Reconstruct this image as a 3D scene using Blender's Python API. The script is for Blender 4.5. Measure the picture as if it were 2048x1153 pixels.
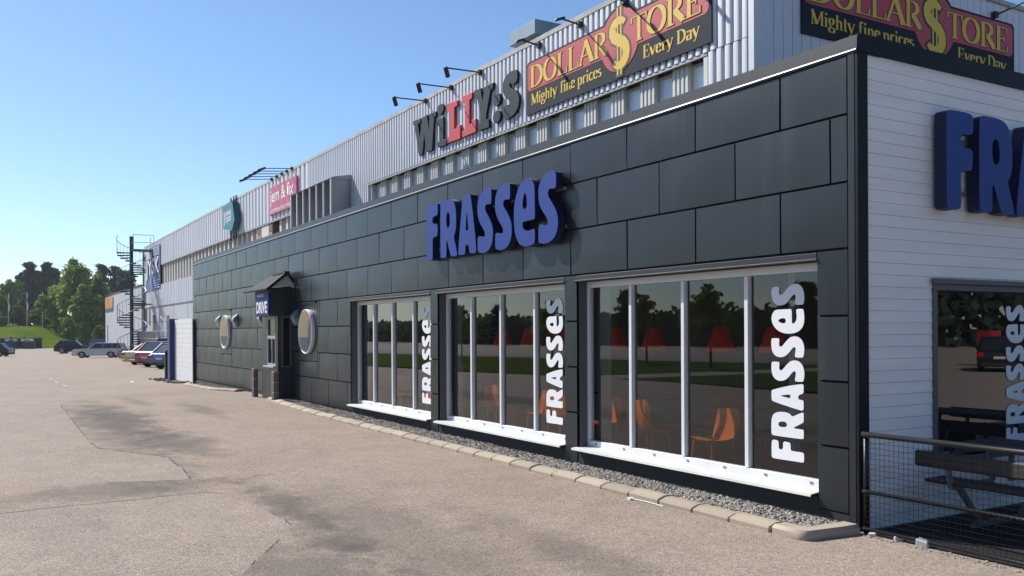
import bpy, bmesh, math, random
from mathutils import Vector, Matrix, noise
from mathutils.geometry import tessellate_polygon

random.seed(7)
R = math.radians
for o in list(bpy.data.objects):
    bpy.data.objects.remove(o)
SC = bpy.context.scene
COL = SC.collection

# ------------------------------------------------------------------ camera
YAW = R(30.63); ROLL = math.atan(.0049); FPX = 1790.0
CD = Vector((-math.cos(YAW), math.sin(YAW), 0)); CR = Vector((math.sin(YAW), math.cos(YAW), 0)); UP = Vector((0, 0, 1))
CAM = Vector((5.283, -6.703, 1.79))
cam = bpy.data.cameras.new('camera'); camo = bpy.data.objects.new('camera', cam); COL.objects.link(camo)
_i = CR*math.cos(ROLL) - UP*math.sin(ROLL); _u = CR*math.sin(ROLL) + UP*math.cos(ROLL); _b = -CD
camo.matrix_world = Matrix(((_i.x, _u.x, _b.x, CAM.x), (_i.y, _u.y, _b.y, CAM.y), (_i.z, _u.z, _b.z, CAM.z), (0, 0, 0, 1)))
cam.sensor_width = 36; cam.lens = FPX/2048*36; cam.shift_y = (662.8-576.5)/2048
cam.clip_start = .05; cam.clip_end = 4000
SC.camera = camo

# ------------------------------------------------------------------ light
SUN = Vector((2.1, 1.0, -2.0)).normalized()          # travel direction of the sunlight
EL = math.asin(-SUN.z); AZ = math.atan2(-SUN.x, -SUN.y)
w = bpy.data.worlds.new('World'); SC.world = w; w.use_nodes = True
nt = w.node_tree; bg = nt.nodes['Background']
sky = nt.nodes.new('ShaderNodeTexSky'); sky.sky_type = 'NISHITA'; sky.sun_disc = False
sky.sun_elevation = EL; sky.sun_rotation = AZ; sky.air_density = 1.0; sky.dust_density = .25; sky.ozone_density = 3.0
tint = nt.nodes.new('ShaderNodeMix'); tint.data_type = 'RGBA'; tint.blend_type = 'MULTIPLY'; tint.inputs[0].default_value = 1; tint.inputs[7].default_value = (.88, .98, 1.1, 1)
nt.links.new(sky.outputs[0], tint.inputs[6]); nt.links.new(tint.outputs[2], bg.inputs[0]); bg.inputs[1].default_value = .094
sl = bpy.data.lights.new('sun', 'SUN'); sl.energy = 5.0; sl.angle = R(.53); sl.color = (1, .945, .87)
so = bpy.data.objects.new('sun', sl); COL.objects.link(so)
so.rotation_mode = 'QUATERNION'; so.rotation_quaternion = SUN.to_track_quat('-Z', 'Y'); so.location = (-40, -30, 40)
SC.view_settings.view_transform = 'Standard'; SC.view_settings.look = 'None'
SC.view_settings.exposure = .5; SC.view_settings.gamma = 1
SC.render.engine = 'CYCLES'
cy = SC.cycles; cy.max_bounces = 8; cy.transparent_max_bounces = 16; cy.caustics_reflective = False; cy.caustics_refractive = False
cy.sample_clamp_indirect = 6

# ------------------------------------------------------------------ helpers
GX = [-900, -150, -105, -80, -45, -33, -29, -22, -17, -10, 0, 10, 900]
GZ = [-1.0, -1.0, -.72, -.52, -.24, -.13, -.06, .05, .08, .03, 0, 0, 0]
def G(x):
    for k in range(len(GX)-1):
        if x <= GX[k+1]:
            t = (x-GX[k])/(GX[k+1]-GX[k]); return GZ[k]+t*(GZ[k+1]-GZ[k])
    return 0.0
def at(u, s):                       # ground point seen at photo column u, s metres along the view axis
    p = CAM + CD*s + CR*((u-1024)/FPX*s); return p.x, p.y

def tag(o, label=None, cat=None, group=None, kind=None):
    if label: o['label'] = label
    if cat: o['category'] = cat
    if group: o['group'] = group
    if kind: o['kind'] = kind
    return o
def empty(name, loc=(0, 0, 0), rz=0, label=None, cat=None, group=None, parent=None):
    o = bpy.data.objects.new(name, None); COL.objects.link(o); o.location = loc; o.rotation_euler = (0, 0, rz)
    o.empty_display_size = .2
    if parent: o.parent = parent
    return tag(o, label, cat, group)
def copy_tree(o, parent=None):
    c = o.copy(); COL.objects.link(c); c.parent = parent
    for ch in list(o.children): copy_tree(ch, c)
    return c

class MB:
    def __init__(s): s.v = []; s.f = []
    def quad(s, *p):
        n = len(s.v); s.v += [tuple(q) for q in p]; s.f.append(tuple(range(n, n+len(p))))
    def box(s, x0, x1, y0, y1, z0, z1):
        n = len(s.v)
        s.v += [(x0,y0,z0),(x1,y0,z0),(x1,y1,z0),(x0,y1,z0),(x0,y0,z1),(x1,y0,z1),(x1,y1,z1),(x0,y1,z1)]
        s.f += [tuple(n+i for i in q) for q in ((3,2,1,0),(4,5,6,7),(0,1,5,4),(1,2,6,5),(2,3,7,6),(3,0,4,7))]
        return s
    def bar(s, a, b, wx, wy, up=(0, 0, 1)):   # rectangular bar from a to b
        a = Vector(a); b = Vector(b); d = (b-a).normalized(); u = Vector(up)
        if abs(d.dot(u)) > .98: u = Vector((0, 1, 0))
        r = d.cross(u).normalized()*wx/2; t = r.cross(d).normalized()*wy/2
        n = len(s.v)
        for p in (a, b): s.v += [tuple(p-r-t), tuple(p+r-t), tuple(p+r+t), tuple(p-r+t)]
        s.f += [tuple(n+i for i in q) for q in ((0,1,2,3),(7,6,5,4),(4,5,1,0),(5,6,2,1),(6,7,3,2),(7,4,0,3))]
        return s
    def tube(s, pts, r, n=8, caps=True):
        pts = [Vector(p) for p in pts]; rs = r if isinstance(r, (list, tuple)) else [r]*len(pts)
        base = len(s.v); prev = None
        for i, p in enumerate(pts):
            d = (pts[min(i+1, len(pts)-1)]-pts[max(i-1, 0)]).normalized()
            if prev is None:
                a = Vector((0, 0, 1)) if abs(d.z) < .9 else Vector((1, 0, 0)); e = d.cross(a).normalized()
            else:
                e = (prev - d*prev.dot(d)).normalized()
            prev = e; g = d.cross(e)
            for k in range(n):
                t = 2*math.pi*k/n; s.v.append(tuple(p+(e*math.cos(t)+g*math.sin(t))*rs[i]))
        for i in range(len(pts)-1):
            for k in range(n):
                a = base+i*n+k; b = base+i*n+(k+1) % n; s.f.append((a, b, b+n, a+n))
        if caps:
            s.f.append(tuple(base+k for k in reversed(range(n)))); s.f.append(tuple(base+(len(pts)-1)*n+k for k in range(n)))
        return s
    def ball(s, c, rx, ry, rz, nu=12, nv=8):
        n = len(s.v); c = Vector(c)
        for j in range(nv+1):
            ph = math.pi*j/nv
            for i in range(nu):
                t = 2*math.pi*i/nu
                s.v.append((c.x+rx*math.sin(ph)*math.cos(t), c.y+ry*math.sin(ph)*math.sin(t), c.z+rz*math.cos(ph)))
        for j in range(nv):
            for i in range(nu):
                a = n+j*nu+i; b = n+j*nu+(i+1) % nu; s.f.append((a, a+nu, b+nu, b))
        return s
    def prism(s, loops, T, d0, d1):           # 2D loops (outer + holes) between depths d0..d1, T(x, y, d) -> world
        tri = tessellate_polygon([[Vector((p[0], p[1], 0)) for p in l] for l in loops])
        flat = [p for l in loops for p in l]; n = len(s.v); m = len(flat)
        s.v += [tuple(T(p[0], p[1], d0)) for p in flat] + [tuple(T(p[0], p[1], d1)) for p in flat]
        for t in tri:
            s.f.append((n+t[0], n+t[1], n+t[2])); s.f.append((n+m+t[2], n+m+t[1], n+m+t[0]))
        k = 0
        for l in loops:
            L = len(l)
            for i in range(L):
                a = n+k+i; b = n+k+(i+1) % L; s.f.append((a, b, b+m, a+m))
            k += L
        return s
    def build(s, name, mat, parent=None, smooth=False, bevel=0, recalc=True, auto=None):
        me = bpy.data.meshes.new(name); me.from_pydata(s.v, [], s.f)
        bm = bmesh.new(); bm.from_mesh(me)
        if recalc:
            bmesh.ops.recalc_face_normals(bm, faces=bm.faces)
        if bevel:
            ed = [e for e in bm.edges if len(e.link_faces) == 2 and e.calc_face_angle(0) > .5]
            bmesh.ops.bevel(bm, geom=ed, offset=bevel, segments=1, affect='EDGES', clamp_overlap=True)
        bm.to_mesh(me); bm.free()
        if smooth:
            for p in me.polygons: p.use_smooth = True
        if auto:
            for p in me.polygons: p.use_smooth = True
            me.set_sharp_from_angle(angle=R(auto))
        me.materials.append(mat)
        o = bpy.data.objects.new(name, me); COL.objects.link(o)
        if parent: o.parent = parent
        return o

def cage(loop, it=1):                        # Chaikin rounding
    for _ in range(it):
        q = []
        for i in range(len(loop)):
            a = loop[i]; b = loop[(i+1) % len(loop)]
            q.append((a[0]*.75+b[0]*.25, a[1]*.75+b[1]*.25)); q.append((a[0]*.25+b[0]*.75, a[1]*.25+b[1]*.75))
        loop = q
    return loop
def rrect(x0, x1, y0, y1, r, n=5):
    out = []
    for cx, cy, a0 in ((x1-r, y1-r, 0), (x0+r, y1-r, 90), (x0+r, y0+r, 180), (x1-r, y0+r, 270)):
        for k in range(n+1):
            t = R(a0+90*k/n); out.append((cx+r*math.cos(t), cy+r*math.sin(t)))
    return out
def circ(cx, cy, r, n=40):
    return [(cx+r*math.cos(2*math.pi*k/n), cy+r*math.sin(2*math.pi*k/n)) for k in range(n)]
def FX(y0):                                  # facade plane: (x, z, depth toward the street)
    return lambda x, z, d: (x, y0-d, z)
def SX(x0):                                  # side plane facing +X: (y, z, depth)
    return lambda y, z, d: (x0+d, y, z)
def subtract(r, holes):
    rs = [r]
    for h in holes:
        nx = []
        for a in rs:
            if h[0] >= a[1] or h[1] <= a[0] or h[2] >= a[3] or h[3] <= a[2]: nx.append(a); continue
            if h[0] > a[0]: nx.append((a[0], h[0], a[2], a[3]))
            if h[1] < a[1]: nx.append((h[1], a[1], a[2], a[3]))
            x0 = max(a[0], h[0]); x1 = min(a[1], h[1])
            if h[2] > a[2]: nx.append((x0, x1, a[2], h[2]))
            if h[3] < a[3]: nx.append((x0, x1, h[3], a[3]))
        rs = nx
    return rs

# ------------------------------------------------------------------ materials
def mat(name, col, rough=.6, metal=0, spec=.5, var=0, vscale=3, bump=0, bscale=40, coat=0, col2=None, stretch=None, emit=None, trans=0):
    m = bpy.data.materials.new(name); m.use_nodes = True; n = m.node_tree.nodes; l = m.node_tree.links
    b = n['Principled BSDF']; b.inputs['Base Color'].default_value = (*col, 1); b.inputs['Roughness'].default_value = rough
    b.inputs['Metallic'].default_value = metal; b.inputs['Specular IOR Level'].default_value = spec
    if coat: b.inputs['Coat Weight'].default_value = coat; b.inputs['Coat Roughness'].default_value = .05
    if var or bump or col2:
        tc = n.new('ShaderNodeTexCoord'); mp = n.new('ShaderNodeMapping'); l.new(tc.outputs['Object'], mp.inputs[0])
        if stretch: mp.inputs['Scale'].default_value = stretch
    if var or col2:
        t = n.new('ShaderNodeTexNoise'); t.inputs['Scale'].default_value = vscale; t.inputs['Detail'].default_value = 6; t.inputs['Roughness'].default_value = .62
        l.new(mp.outputs[0], t.inputs[0])
        r = n.new('ShaderNodeValToRGB'); r.color_ramp.elements[0].position = .3; r.color_ramp.elements[1].position = .7
        c2 = col2 or tuple(min(1, c*(1+var)) for c in col)
        c1 = col if col2 else tuple(c*(1-var) for c in col)
        r.color_ramp.elements[0].color = (*c1, 1); r.color_ramp.elements[1].color = (*c2, 1)
        l.new(t.outputs[0], r.inputs[0]); l.new(r.outputs[0], b.inputs['Base Color'])
    if bump:
        t2 = n.new('ShaderNodeTexNoise'); t2.inputs['Scale'].default_value = bscale; t2.inputs['Detail'].default_value = 4
        l.new(mp.outputs[0], t2.inputs[0]); bp = n.new('ShaderNodeBump'); bp.inputs['Strength'].default_value = bump; bp.inputs['Distance'].default_value = .02
        l.new(t2.outputs[0], bp.inputs['Height']); l.new(bp.outputs[0], b.inputs['Normal'])
    return m
def glass_mat(name, tint, boost=1.5, rough=0.0):
    m = bpy.data.materials.new(name); m.use_nodes = True; n = m.node_tree.nodes; l = m.node_tree.links
    n.remove(n['Principled BSDF']); out = n['Material Output']
    t = n.new('ShaderNodeBsdfTransparent'); t.inputs[0].default_value = (*tint, 1)
    g = n.new('ShaderNodeBsdfGlossy'); g.inputs['Roughness'].default_value = rough; g.inputs[0].default_value = (.95, .97, 1, 1)
    fr = n.new('ShaderNodeFresnel'); ge = n.new('ShaderNodeNewGeometry'); io = n.new('ShaderNodeMapRange')   # one sheet stands for the pane: same reflectance from both sides
    io.inputs[3].default_value = 1.5; io.inputs[4].default_value = 1/1.5; l.new(ge.outputs['Backfacing'], io.inputs[0]); l.new(io.outputs[0], fr.inputs[0])
    mu = n.new('ShaderNodeMath'); mu.operation = 'MULTIPLY'; mu.use_clamp = True; mu.inputs[1].default_value = boost
    mx = n.new('ShaderNodeMixShader'); l.new(fr.outputs[0], mu.inputs[0]); l.new(mu.outputs[0], mx.inputs[0])
    l.new(t.outputs[0], mx.inputs[1]); l.new(g.outputs[0], mx.inputs[2]); l.new(mx.outputs[0], out.inputs[0])
    return m
def leaf_mat(name, c1, c2, c3):
    m = bpy.data.materials.new(name); m.use_nodes = True; n = m.node_tree.nodes; l = m.node_tree.links
    n.remove(n['Principled BSDF']); out = n['Material Output']
    ge = n.new('ShaderNodeNewGeometry'); r = n.new('ShaderNodeValToRGB')
    e = r.color_ramp.elements; e[0].color = (*c1, 1); e[1].color = (*c3, 1); e.new(.5).color = (*c2, 1)
    l.new(ge.outputs['Random Per Island'], r.inputs[0])
    d = n.new('ShaderNodeBsdfDiffuse'); t = n.new('ShaderNodeBsdfTranslucent'); mx = n.new('ShaderNodeMixShader'); mx.inputs[0].default_value = .45
    l.new(r.outputs[0], d.inputs[0]); l.new(r.outputs[0], t.inputs[0]); l.new(d.outputs[0], mx.inputs[1]); l.new(t.outputs[0], mx.inputs[2]); l.new(mx.outputs[0], out.inputs[0])
    return m
def clad_mat():
    m = mat('dark_cladding', (.017, .021, .026), .34, 0, .42, var=.12, vscale=.7, bump=.02, bscale=1.5)
    n = m.node_tree.nodes; l = m.node_tree.links; b = n['Principled BSDF']; ramp = next(x for x in n if x.type == 'VALTORGB')
    ge = n.new('ShaderNodeNewGeometry'); mr = n.new('ShaderNodeMapRange'); mr.inputs[3].default_value = .78; mr.inputs[4].default_value = 1.25
    l.new(ge.outputs['Random Per Island'], mr.inputs[0])
    tc = n.new('ShaderNodeTexCoord'); mp = n.new('ShaderNodeMapping'); mp.inputs['Scale'].default_value = (7, 7, .35); l.new(tc.outputs['Object'], mp.inputs[0])
    st = n.new('ShaderNodeTexNoise'); st.inputs['Scale'].default_value = 1; st.inputs['Detail'].default_value = 5; l.new(mp.outputs[0], st.inputs[0])   # faint run-off streaks
    s2 = n.new('ShaderNodeMapRange'); s2.inputs[1].default_value = .52; s2.inputs[2].default_value = .75; s2.inputs[3].default_value = 0; s2.inputs[4].default_value = .014; l.new(st.outputs[0], s2.inputs[0])
    mu = n.new('ShaderNodeVectorMath'); mu.operation = 'SCALE'; l.new(ramp.outputs[0], mu.inputs[0]); l.new(mr.outputs[0], mu.inputs['Scale'])
    ad = n.new('ShaderNodeVectorMath'); ad.operation = 'ADD'; l.new(mu.outputs[0], ad.inputs[0])
    cb = n.new('ShaderNodeCombineXYZ'); [l.new(s2.outputs[0], cb.inputs[k]) for k in range(3)]
    sc_ = n.new('ShaderNodeVectorMath'); sc_.operation = 'SCALE'; sc_.inputs['Scale'].default_value = .45; l.new(cb.outputs[0], sc_.inputs[0]); l.new(sc_.outputs[0], ad.inputs[1])
    l.new(ad.outputs[0], b.inputs['Base Color'])
    r2 = n.new('ShaderNodeMapRange'); r2.inputs[3].default_value = .31; r2.inputs[4].default_value = .38; l.new(st.outputs[0], r2.inputs[0]); l.new(r2.outputs[0], b.inputs['Roughness'])
    return m
def asphalt_mat(name, c1, c2, stains=()):
    m = bpy.data.materials.new(name); m.use_nodes = True; n = m.node_tree.nodes; l = m.node_tree.links
    b = n['Principled BSDF']; b.inputs['Roughness'].default_value = .85; b.inputs['Specular IOR Level'].default_value = .12
    tc = n.new('ShaderNodeTexCoord')
    def noi(sc, det, rough=.6):
        t = n.new('ShaderNodeTexNoise'); t.inputs['Scale'].default_value = sc; t.inputs['Detail'].default_value = det; t.inputs['Roughness'].default_value = rough
        l.new(tc.outputs['Object'], t.inputs[0]); return t
    def mix(mode, fac, a, bb):
        x = n.new('ShaderNodeMix'); x.data_type = 'RGBA'; x.blend_type = mode
        if isinstance(fac, float): x.inputs[0].default_value = fac
        else: l.new(fac, x.inputs[0])
        for k, s in ((6, a), (7, bb)):
            if isinstance(s, tuple): x.inputs[k].default_value = (*s, 1)
            else: l.new(s, x.inputs[k])
        return x.outputs[2]
    def ramp(src, p0, p1, a=0., bb=1.):
        r = n.new('ShaderNodeMapRange'); r.inputs[1].default_value = p0; r.inputs[2].default_value = p1; r.inputs[3].default_value = a; r.inputs[4].default_value = bb
        l.new(src, r.inputs[0]); return r.outputs[0]
    col = mix('MIX', ramp(noi(.35, 5).outputs[0], .35, .68), c1, c2)
    col = mix('MULTIPLY', .5, col, mix('MIX', ramp(noi(2.2, 6, .7).outputs[0], .3, .7), (.72, .72, .73), (1.12, 1.1, 1.08)))
    # aggregate: dark binder, pale and reddish chips
    v = n.new('ShaderNodeTexVoronoi'); v.inputs['Scale'].default_value = 95; l.new(tc.outputs['Object'], v.inputs[0])
    sep = n.new('ShaderNodeSeparateColor'); l.new(v.outputs['Color'], sep.inputs[0])
    chip = n.new('ShaderNodeValToRGB'); e = chip.color_ramp.elements
    e[0].color = (.45, .45, .46, 1); e[1].color = (1.65, 1.56, 1.5, 1); e.new(.45).color = (.95, .93, .92, 1); e.new(.8).color = (1.12, 1.02, .98, 1)
    l.new(sep.outputs[0], chip.inputs[0])
    col = mix('MULTIPLY', .8, col, chip.outputs[0])
    v3 = n.new('ShaderNodeTexVoronoi'); v3.inputs['Scale'].default_value = 34; l.new(tc.outputs['Object'], v3.inputs[0])
    sep3 = n.new('ShaderNodeSeparateColor'); l.new(v3.outputs['Color'], sep3.inputs[0])
    col = mix('MULTIPLY', .35, col, mix('MIX', sep3.outputs[1], (.78, .77, .77), (1.2, 1.18, 1.16)))
    v2 = n.new('ShaderNodeTexVoronoi'); v2.inputs['Scale'].default_value = 9; l.new(tc.outputs['Object'], v2.inputs[0])
    col = mix('MIX', ramp(v2.outputs['Distance'], .055, .035, 0., .8), col, (.62, .58, .53))      # stray pale stones
    for (x, y, rx, ry, amt) in stains:
        mp = n.new('ShaderNodeMapping'); mp.vector_type = 'TEXTURE'; mp.inputs['Location'].default_value = (x, y, 0); mp.inputs['Scale'].default_value = (rx, ry, 1e6)
        l.new(tc.outputs['Object'], mp.inputs[0])
        ln = n.new('ShaderNodeVectorMath'); ln.operation = 'LENGTH'; l.new(mp.outputs[0], ln.inputs[0])
        ad = n.new('ShaderNodeMath'); ad.operation = 'ADD'; l.new(ln.outputs['Value'], ad.inputs[0])
        l.new(ramp(noi(1.6, 6, .7).outputs[0], .2, .8, -.75, .75), ad.inputs[1])
        col = mix('MIX', ramp(ad.outputs[0], 1.1, .35, 0., amt), col, (.085, .075, .07))
    l.new(col, b.inputs['Base Color'])
    bp = n.new('ShaderNodeBump'); bp.inputs['Strength'].default_value = .55; bp.inputs['Distance'].default_value = .008
    l.new(v.outputs['Distance'], bp.inputs['Height']); l.new(bp.outputs[0], b.inputs['Normal'])
    return m

M = dict(
    overlay=asphalt_mat('asphalt_overlay', (.295, .25, .205), (.345, .293, .243), [(-13.5, -4.55, 6.8, .75, .6), (-5.7, -5.4, .7, 1.6, .5), (-3.2, -4.05, 2.4, .32, .5), (-1.4, -4.6, 1.0, .6, .5), (-3.5, -4.0, 1.8, .3, .4), (-.6, -2.6, 2.2, .35, .4), (-6.3, -4.9, 1.6, .5, .35), (-19, -3.4, 2.5, .3, .35), (-14.3, -4.3, 3.4, .75, .55), (-9.8, -4.0, 2.2, .6, .6), (-15.5, -2.5, 2.6, .35, .45), (-31, -1.2, 2.5, .35, .4), (-2.0, -3.6, 3.2, .8, .35)]),
    asphalt=asphalt_mat('asphalt', (.30, .26, .218), (.34, .294, .25), [(-4, -6, 1.2, .5, .15)]),
    clad=clad_mat(),
    gap=mat('black_gap', (.004, .004, .005), .9),
    dark=mat('dark_metal', (.02, .023, .027), .42, 0, .5, var=.15, vscale=2),
    plinth=mat('plinth_dark', (.012, .0125, .013), .7, var=.2, vscale=4),
    fascia=mat('fascia_sheet', (.03, .032, .035), .4, .2, .5, var=.15, vscale=1.2),
    drip=mat('drip_edge', (.13, .13, .128), .4, .5),
    white=mat('white_paint', (.68, .68, .67), .5, var=.05, vscale=2),
    siding=mat('white_siding', (.84, .83, .81), .6, var=.07, vscale=1.4, bump=.03, bscale=30, stretch=(1, .3, 4)),
    alu=mat('frame_white', (.7, .71, .72), .42, var=.04, vscale=3),
    reveal=mat('reveal_grey', (.085, .088, .095), .5),
    sill=mat('window_sill', (.6, .6, .57), .5, var=.1, vscale=3),
    glass=glass_mat('window_glass', (.80, .82, .81), 1.65),
    darkglass=glass_mat('tinted_glass', (.35, .37, .38), 1.7),
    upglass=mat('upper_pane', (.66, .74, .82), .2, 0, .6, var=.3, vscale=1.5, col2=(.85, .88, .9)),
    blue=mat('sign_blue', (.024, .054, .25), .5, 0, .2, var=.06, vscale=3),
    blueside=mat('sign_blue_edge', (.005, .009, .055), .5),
    decal=mat('white_film', (.74, .75, .78), .6),
    corr=mat('corrugated_steel', (.55, .56, .605), .5, .1, .5, var=.1, vscale=.8, stretch=(1, 1, .25)),
    flat_panel=mat('wall_panel', (.40, .415, .45), .55, var=.06, vscale=.6),
    roofedge=mat('roof_edging', (.30, .29, .275), .75, col2=(.46, .46, .45), vscale=2.2),
    cream=mat('cream_concrete', (.46, .44, .405), .75, var=.08, vscale=4),
    fin=mat('white_fin', (.58, .57, .54), .6, var=.06, vscale=3),
    brown=mat('brown_board', (.11, .075, .05), .7),
    orange_board=mat('orange_board', (.42, .22, .1), .7),
    louvre=mat('louvre_sheet', (.27, .28, .3), .5, .15, var=.08, vscale=1),
    finlight=mat('louvre_edge', (.66, .67, .68), .45),
    ventb=mat('vent_sheet', (.2, .27, .32), .45, .2, var=.1, vscale=2),
    slate=mat('sign_slate', (.011, .024, .036), .6, 0, .22, var=.1, vscale=2),
    board=mat('sign_board_dark', (.008, .014, .026), .7, 0, .2, var=.12, vscale=1.5),
    red=mat('sign_red', (.43, .03, .05), .5, var=.06, vscale=2),
    redletter=mat('letter_red', (.5, .035, .045), .5),
    yellow=mat('sign_yellow', (.66, .44, .035), .55),
    outline=mat('sign_outline', (.035, .012, .016), .6),
    teal=mat('sign_teal', (.02, .165, .22), .45),
    tealside=mat('sign_teal_edge', (.01, .10, .12), .5),
    pink=mat('sign_pink', (.47, .10, .18), .55, var=.08, vscale=1.5),
    signwhite=mat('sign_white', (.75, .75, .75), .55),
    bannerblue=mat('banner_blue', (.05, .09, .28), .6, col2=(.14, .2, .4), vscale=.8),
    bannerpale=mat('banner_pale', (.42, .48, .58), .6),
    black=mat('black_metal', (.008, .008, .009), .38, 0, .35),
    wire=mat('wire_black', (.006, .006, .008), .7, 0, .1),
    lampblack=mat('lamp_black', (.012, .013, .015), .5),
    lampgrey=mat('lamp_grey', (.22, .25, .28), .35, .4),
    lens=mat('lamp_lens', (.35, .36, .36), .25),
    kerb=mat('kerb_concrete', (.34, .285, .215), .85, var=.09, vscale=6, bump=.15, bscale=120),
    kerbjoint=mat('kerb_joint', (.05, .045, .04), .9),
    stone=mat('gravel_stone', (.16, .155, .15), .8, col2=(.52, .48, .42), vscale=18),
    soil=mat('gravel_bed', (.09, .08, .07), .95, var=.3, vscale=30),
    steel=mat('galvanised_steel', (.24, .26, .28), .5, .5, var=.1, vscale=4),
    stairdark=mat('stair_steel', (.05, .06, .07), .55, .3),
    grass=mat('grass', (.048, .085, .010), .95, spec=0, col2=(.11, .145, .022), vscale=.22, bump=.4, bscale=3),
    lawn=mat('lawn', (.05, .075, .016), .95, spec=0, col2=(.08, .10, .028), vscale=.5),
    timber=mat('dark_timber', (.045, .03, .022), .75, var=.3, vscale=3, stretch=(3, 3, .4)),
    greenbin=mat('container_green', (.012, .03, .028), .5),
    skipblue=mat('container_blue', (.02, .12, .3), .5),
    bark=mat('bark', (.07, .055, .042), .9, var=.3, vscale=6),
    pole=mat('pole_white', (.7, .7, .7), .4),
    bluepost=mat('post_blue', (.02, .03, .14), .5),
    brownpost=mat('post_brown', (.018, .015, .014), .6),
    bollgrey=mat('bollard_grey', (.11, .115, .12), .5, var=.1, vscale=6),
    bolllight=mat('bollard_light', (.45, .45, .44), .5),
    orange=mat('reflector_orange', (.6, .2, .02), .4),
    chair=leaf_mat('chair_orange', (.62, .15, .03), (.62, .15, .03), (.64, .155, .03)),
    table=mat('table_dark', (.025, .022, .02), .4),
    floor=mat('floor_dark', (.05, .044, .04), .5, var=.1, vscale=2),
    inwall=mat('interior_wall', (.09, .08, .07), .8),
    ceil=mat('interior_ceiling', (.1, .1, .1), .8),
    pillarw=mat('interior_column', (.36, .4, .43), .6),
    shade=mat('lampshade_red', (.4, .025, .02), .6),
    creamb=mat('cream_blind', (.92, .82, .64), .7),
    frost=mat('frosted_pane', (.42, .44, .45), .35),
    bench=mat('bench_slat', (.035, .028, .026), .6, var=.2, vscale=5),
    benchleg=mat('bench_frame', (.15, .17, .2), .5, .3),
    paver=mat('white_paver', (.42, .42, .42), .7),
    tyre=mat('tyre', (.012, .012, .012), .8),
    rim=mat('wheel_rim', (.32, .33, .34), .35, .6),
    carglass=mat('car_glass', (.02, .025, .03), .04, 0, .9),
    headl=mat('headlight_glass', (.5, .52, .55), .1, .2),
    taill=mat('taillight_red', (.42, .02, .02), .2),
    plate=mat('plate_white', (.6, .6, .6), .5),
    trim=mat('bumper_black', (.02, .02, .022), .6),
    paper=mat('paper_white', (.7, .7, .68), .8),
    bayroof=mat('bay_roof_sheet', (.09, .093, .095), .9, 0, .08, var=.15, vscale=2),
    greypane=mat('porthole_pane', (.36, .36, .32), .3),
    endtrim=mat('end_trim_black', (.009, .011, .015), .5, 0, .15),
    drive=mat('drive_plate_blue', (.014, .026, .15), .55, 0, .2),
    bayframe=mat('bay_frame_grey', (.3, .31, .32), .5),
    bayglass=glass_mat('bay_pane', (.3, .33, .33), .6),
    terrace=asphalt_mat('terrace_painted_shade', (.035, .035, .036), (.05, .049, .049)),  # same asphalt darkened to near black, the building's shade put into its colour
    road=asphalt_mat('road_asphalt', (.22, .21, .2), (.26, .245, .235)),
    parasol=mat('parasol_blue', (.015, .03, .22), .6),
    redbox=mat('red_box', (.4, .02, .03), .5),
)

def object_tone(m, lo, hi):
    n = m.node_tree.nodes; l = m.node_tree.links; b = n['Principled BSDF']; src = b.inputs['Base Color'].links[0].from_socket
    oi = n.new('ShaderNodeObjectInfo'); mr = n.new('ShaderNodeMapRange'); mr.inputs[3].default_value = lo; mr.inputs[4].default_value = hi; l.new(oi.outputs['Random'], mr.inputs[0])
    v = n.new('ShaderNodeVectorMath'); v.operation = 'SCALE'; l.new(src, v.inputs[0]); l.new(mr.outputs[0], v.inputs['Scale']); l.new(v.outputs[0], b.inputs['Base Color'])
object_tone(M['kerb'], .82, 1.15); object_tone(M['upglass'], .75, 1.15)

_b = M['shade'].node_tree.nodes['Principled BSDF']; _b.inputs['Emission Color'].default_value = (1, .07, .025, 1); _b.inputs['Emission Strength'].default_value = .015   # lit pendant lamps

# ------------------------------------------------------------------ ground
mb = MB()
xs = sorted(set(GX[1:-1]+[-900, 300])); ys = [-500, -60, -20, 0, 20, 60, 500]
for i in range(len(xs)-1):
    for j in range(len(ys)-1):
        mb.quad(*[(x, y, G(x)) for x, y in ((xs[i], ys[j]), (xs[i+1], ys[j]), (xs[i+1], ys[j+1]), (xs[i], ys[j+1]))])
tag(mb.build('ground', M['asphalt'], recalc=False), kind='structure')

def sheet(name, poly, lift, m, jag=.05, depth=.02, seed=1):
    rnd = random.Random(seed); pts = []
    for i in range(len(poly)):
        a = Vector(poly[i]); b = Vector(poly[(i+1) % len(poly)]); L = (b-a).length; near = L < 6
        k = max(1, int(L/.12)) if near else 1
        for q in range(k):
            p = a.lerp(b, q/k)
            if near and q: p += Vector((rnd.uniform(-1, 1), rnd.uniform(-1, 1)))*jag*.5
            pts.append((p.x, p.y))
    bm = bmesh.new(); tri = tessellate_polygon([[Vector((x, y, 0)) for x, y in pts]])
    vs = [bm.verts.new((x, y, 0)) for x, y in pts]
    for t in tri:
        try: bm.faces.new([vs[k] for k in t])
        except ValueError: pass
    for gx in GX[1:-1]:
        bmesh.ops.bisect_plane(bm, geom=bm.verts[:]+bm.edges[:]+bm.faces[:], plane_co=(gx, 0, 0), plane_no=(1, 0, 0))
    bmesh.ops.recalc_face_normals(bm, faces=bm.faces)
    r = bmesh.ops.extrude_face_region(bm, geom=bm.faces[:])
    for v in bm.verts: v.co.z = G(v.co.x) - depth
    for e in r['geom']:
        if isinstance(e, bmesh.types.BMVert): e.co.z = G(e.co.x) + lift
    bmesh.ops.recalc_face_normals(bm, faces=bm.faces)
    me = bpy.data.meshes.new(name); bm.to_mesh(me); bm.free(); me.materials.append(m)
    o = bpy.data.objects.new(name, me); COL.objects.link(o); return tag(o, kind='structure')
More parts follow.
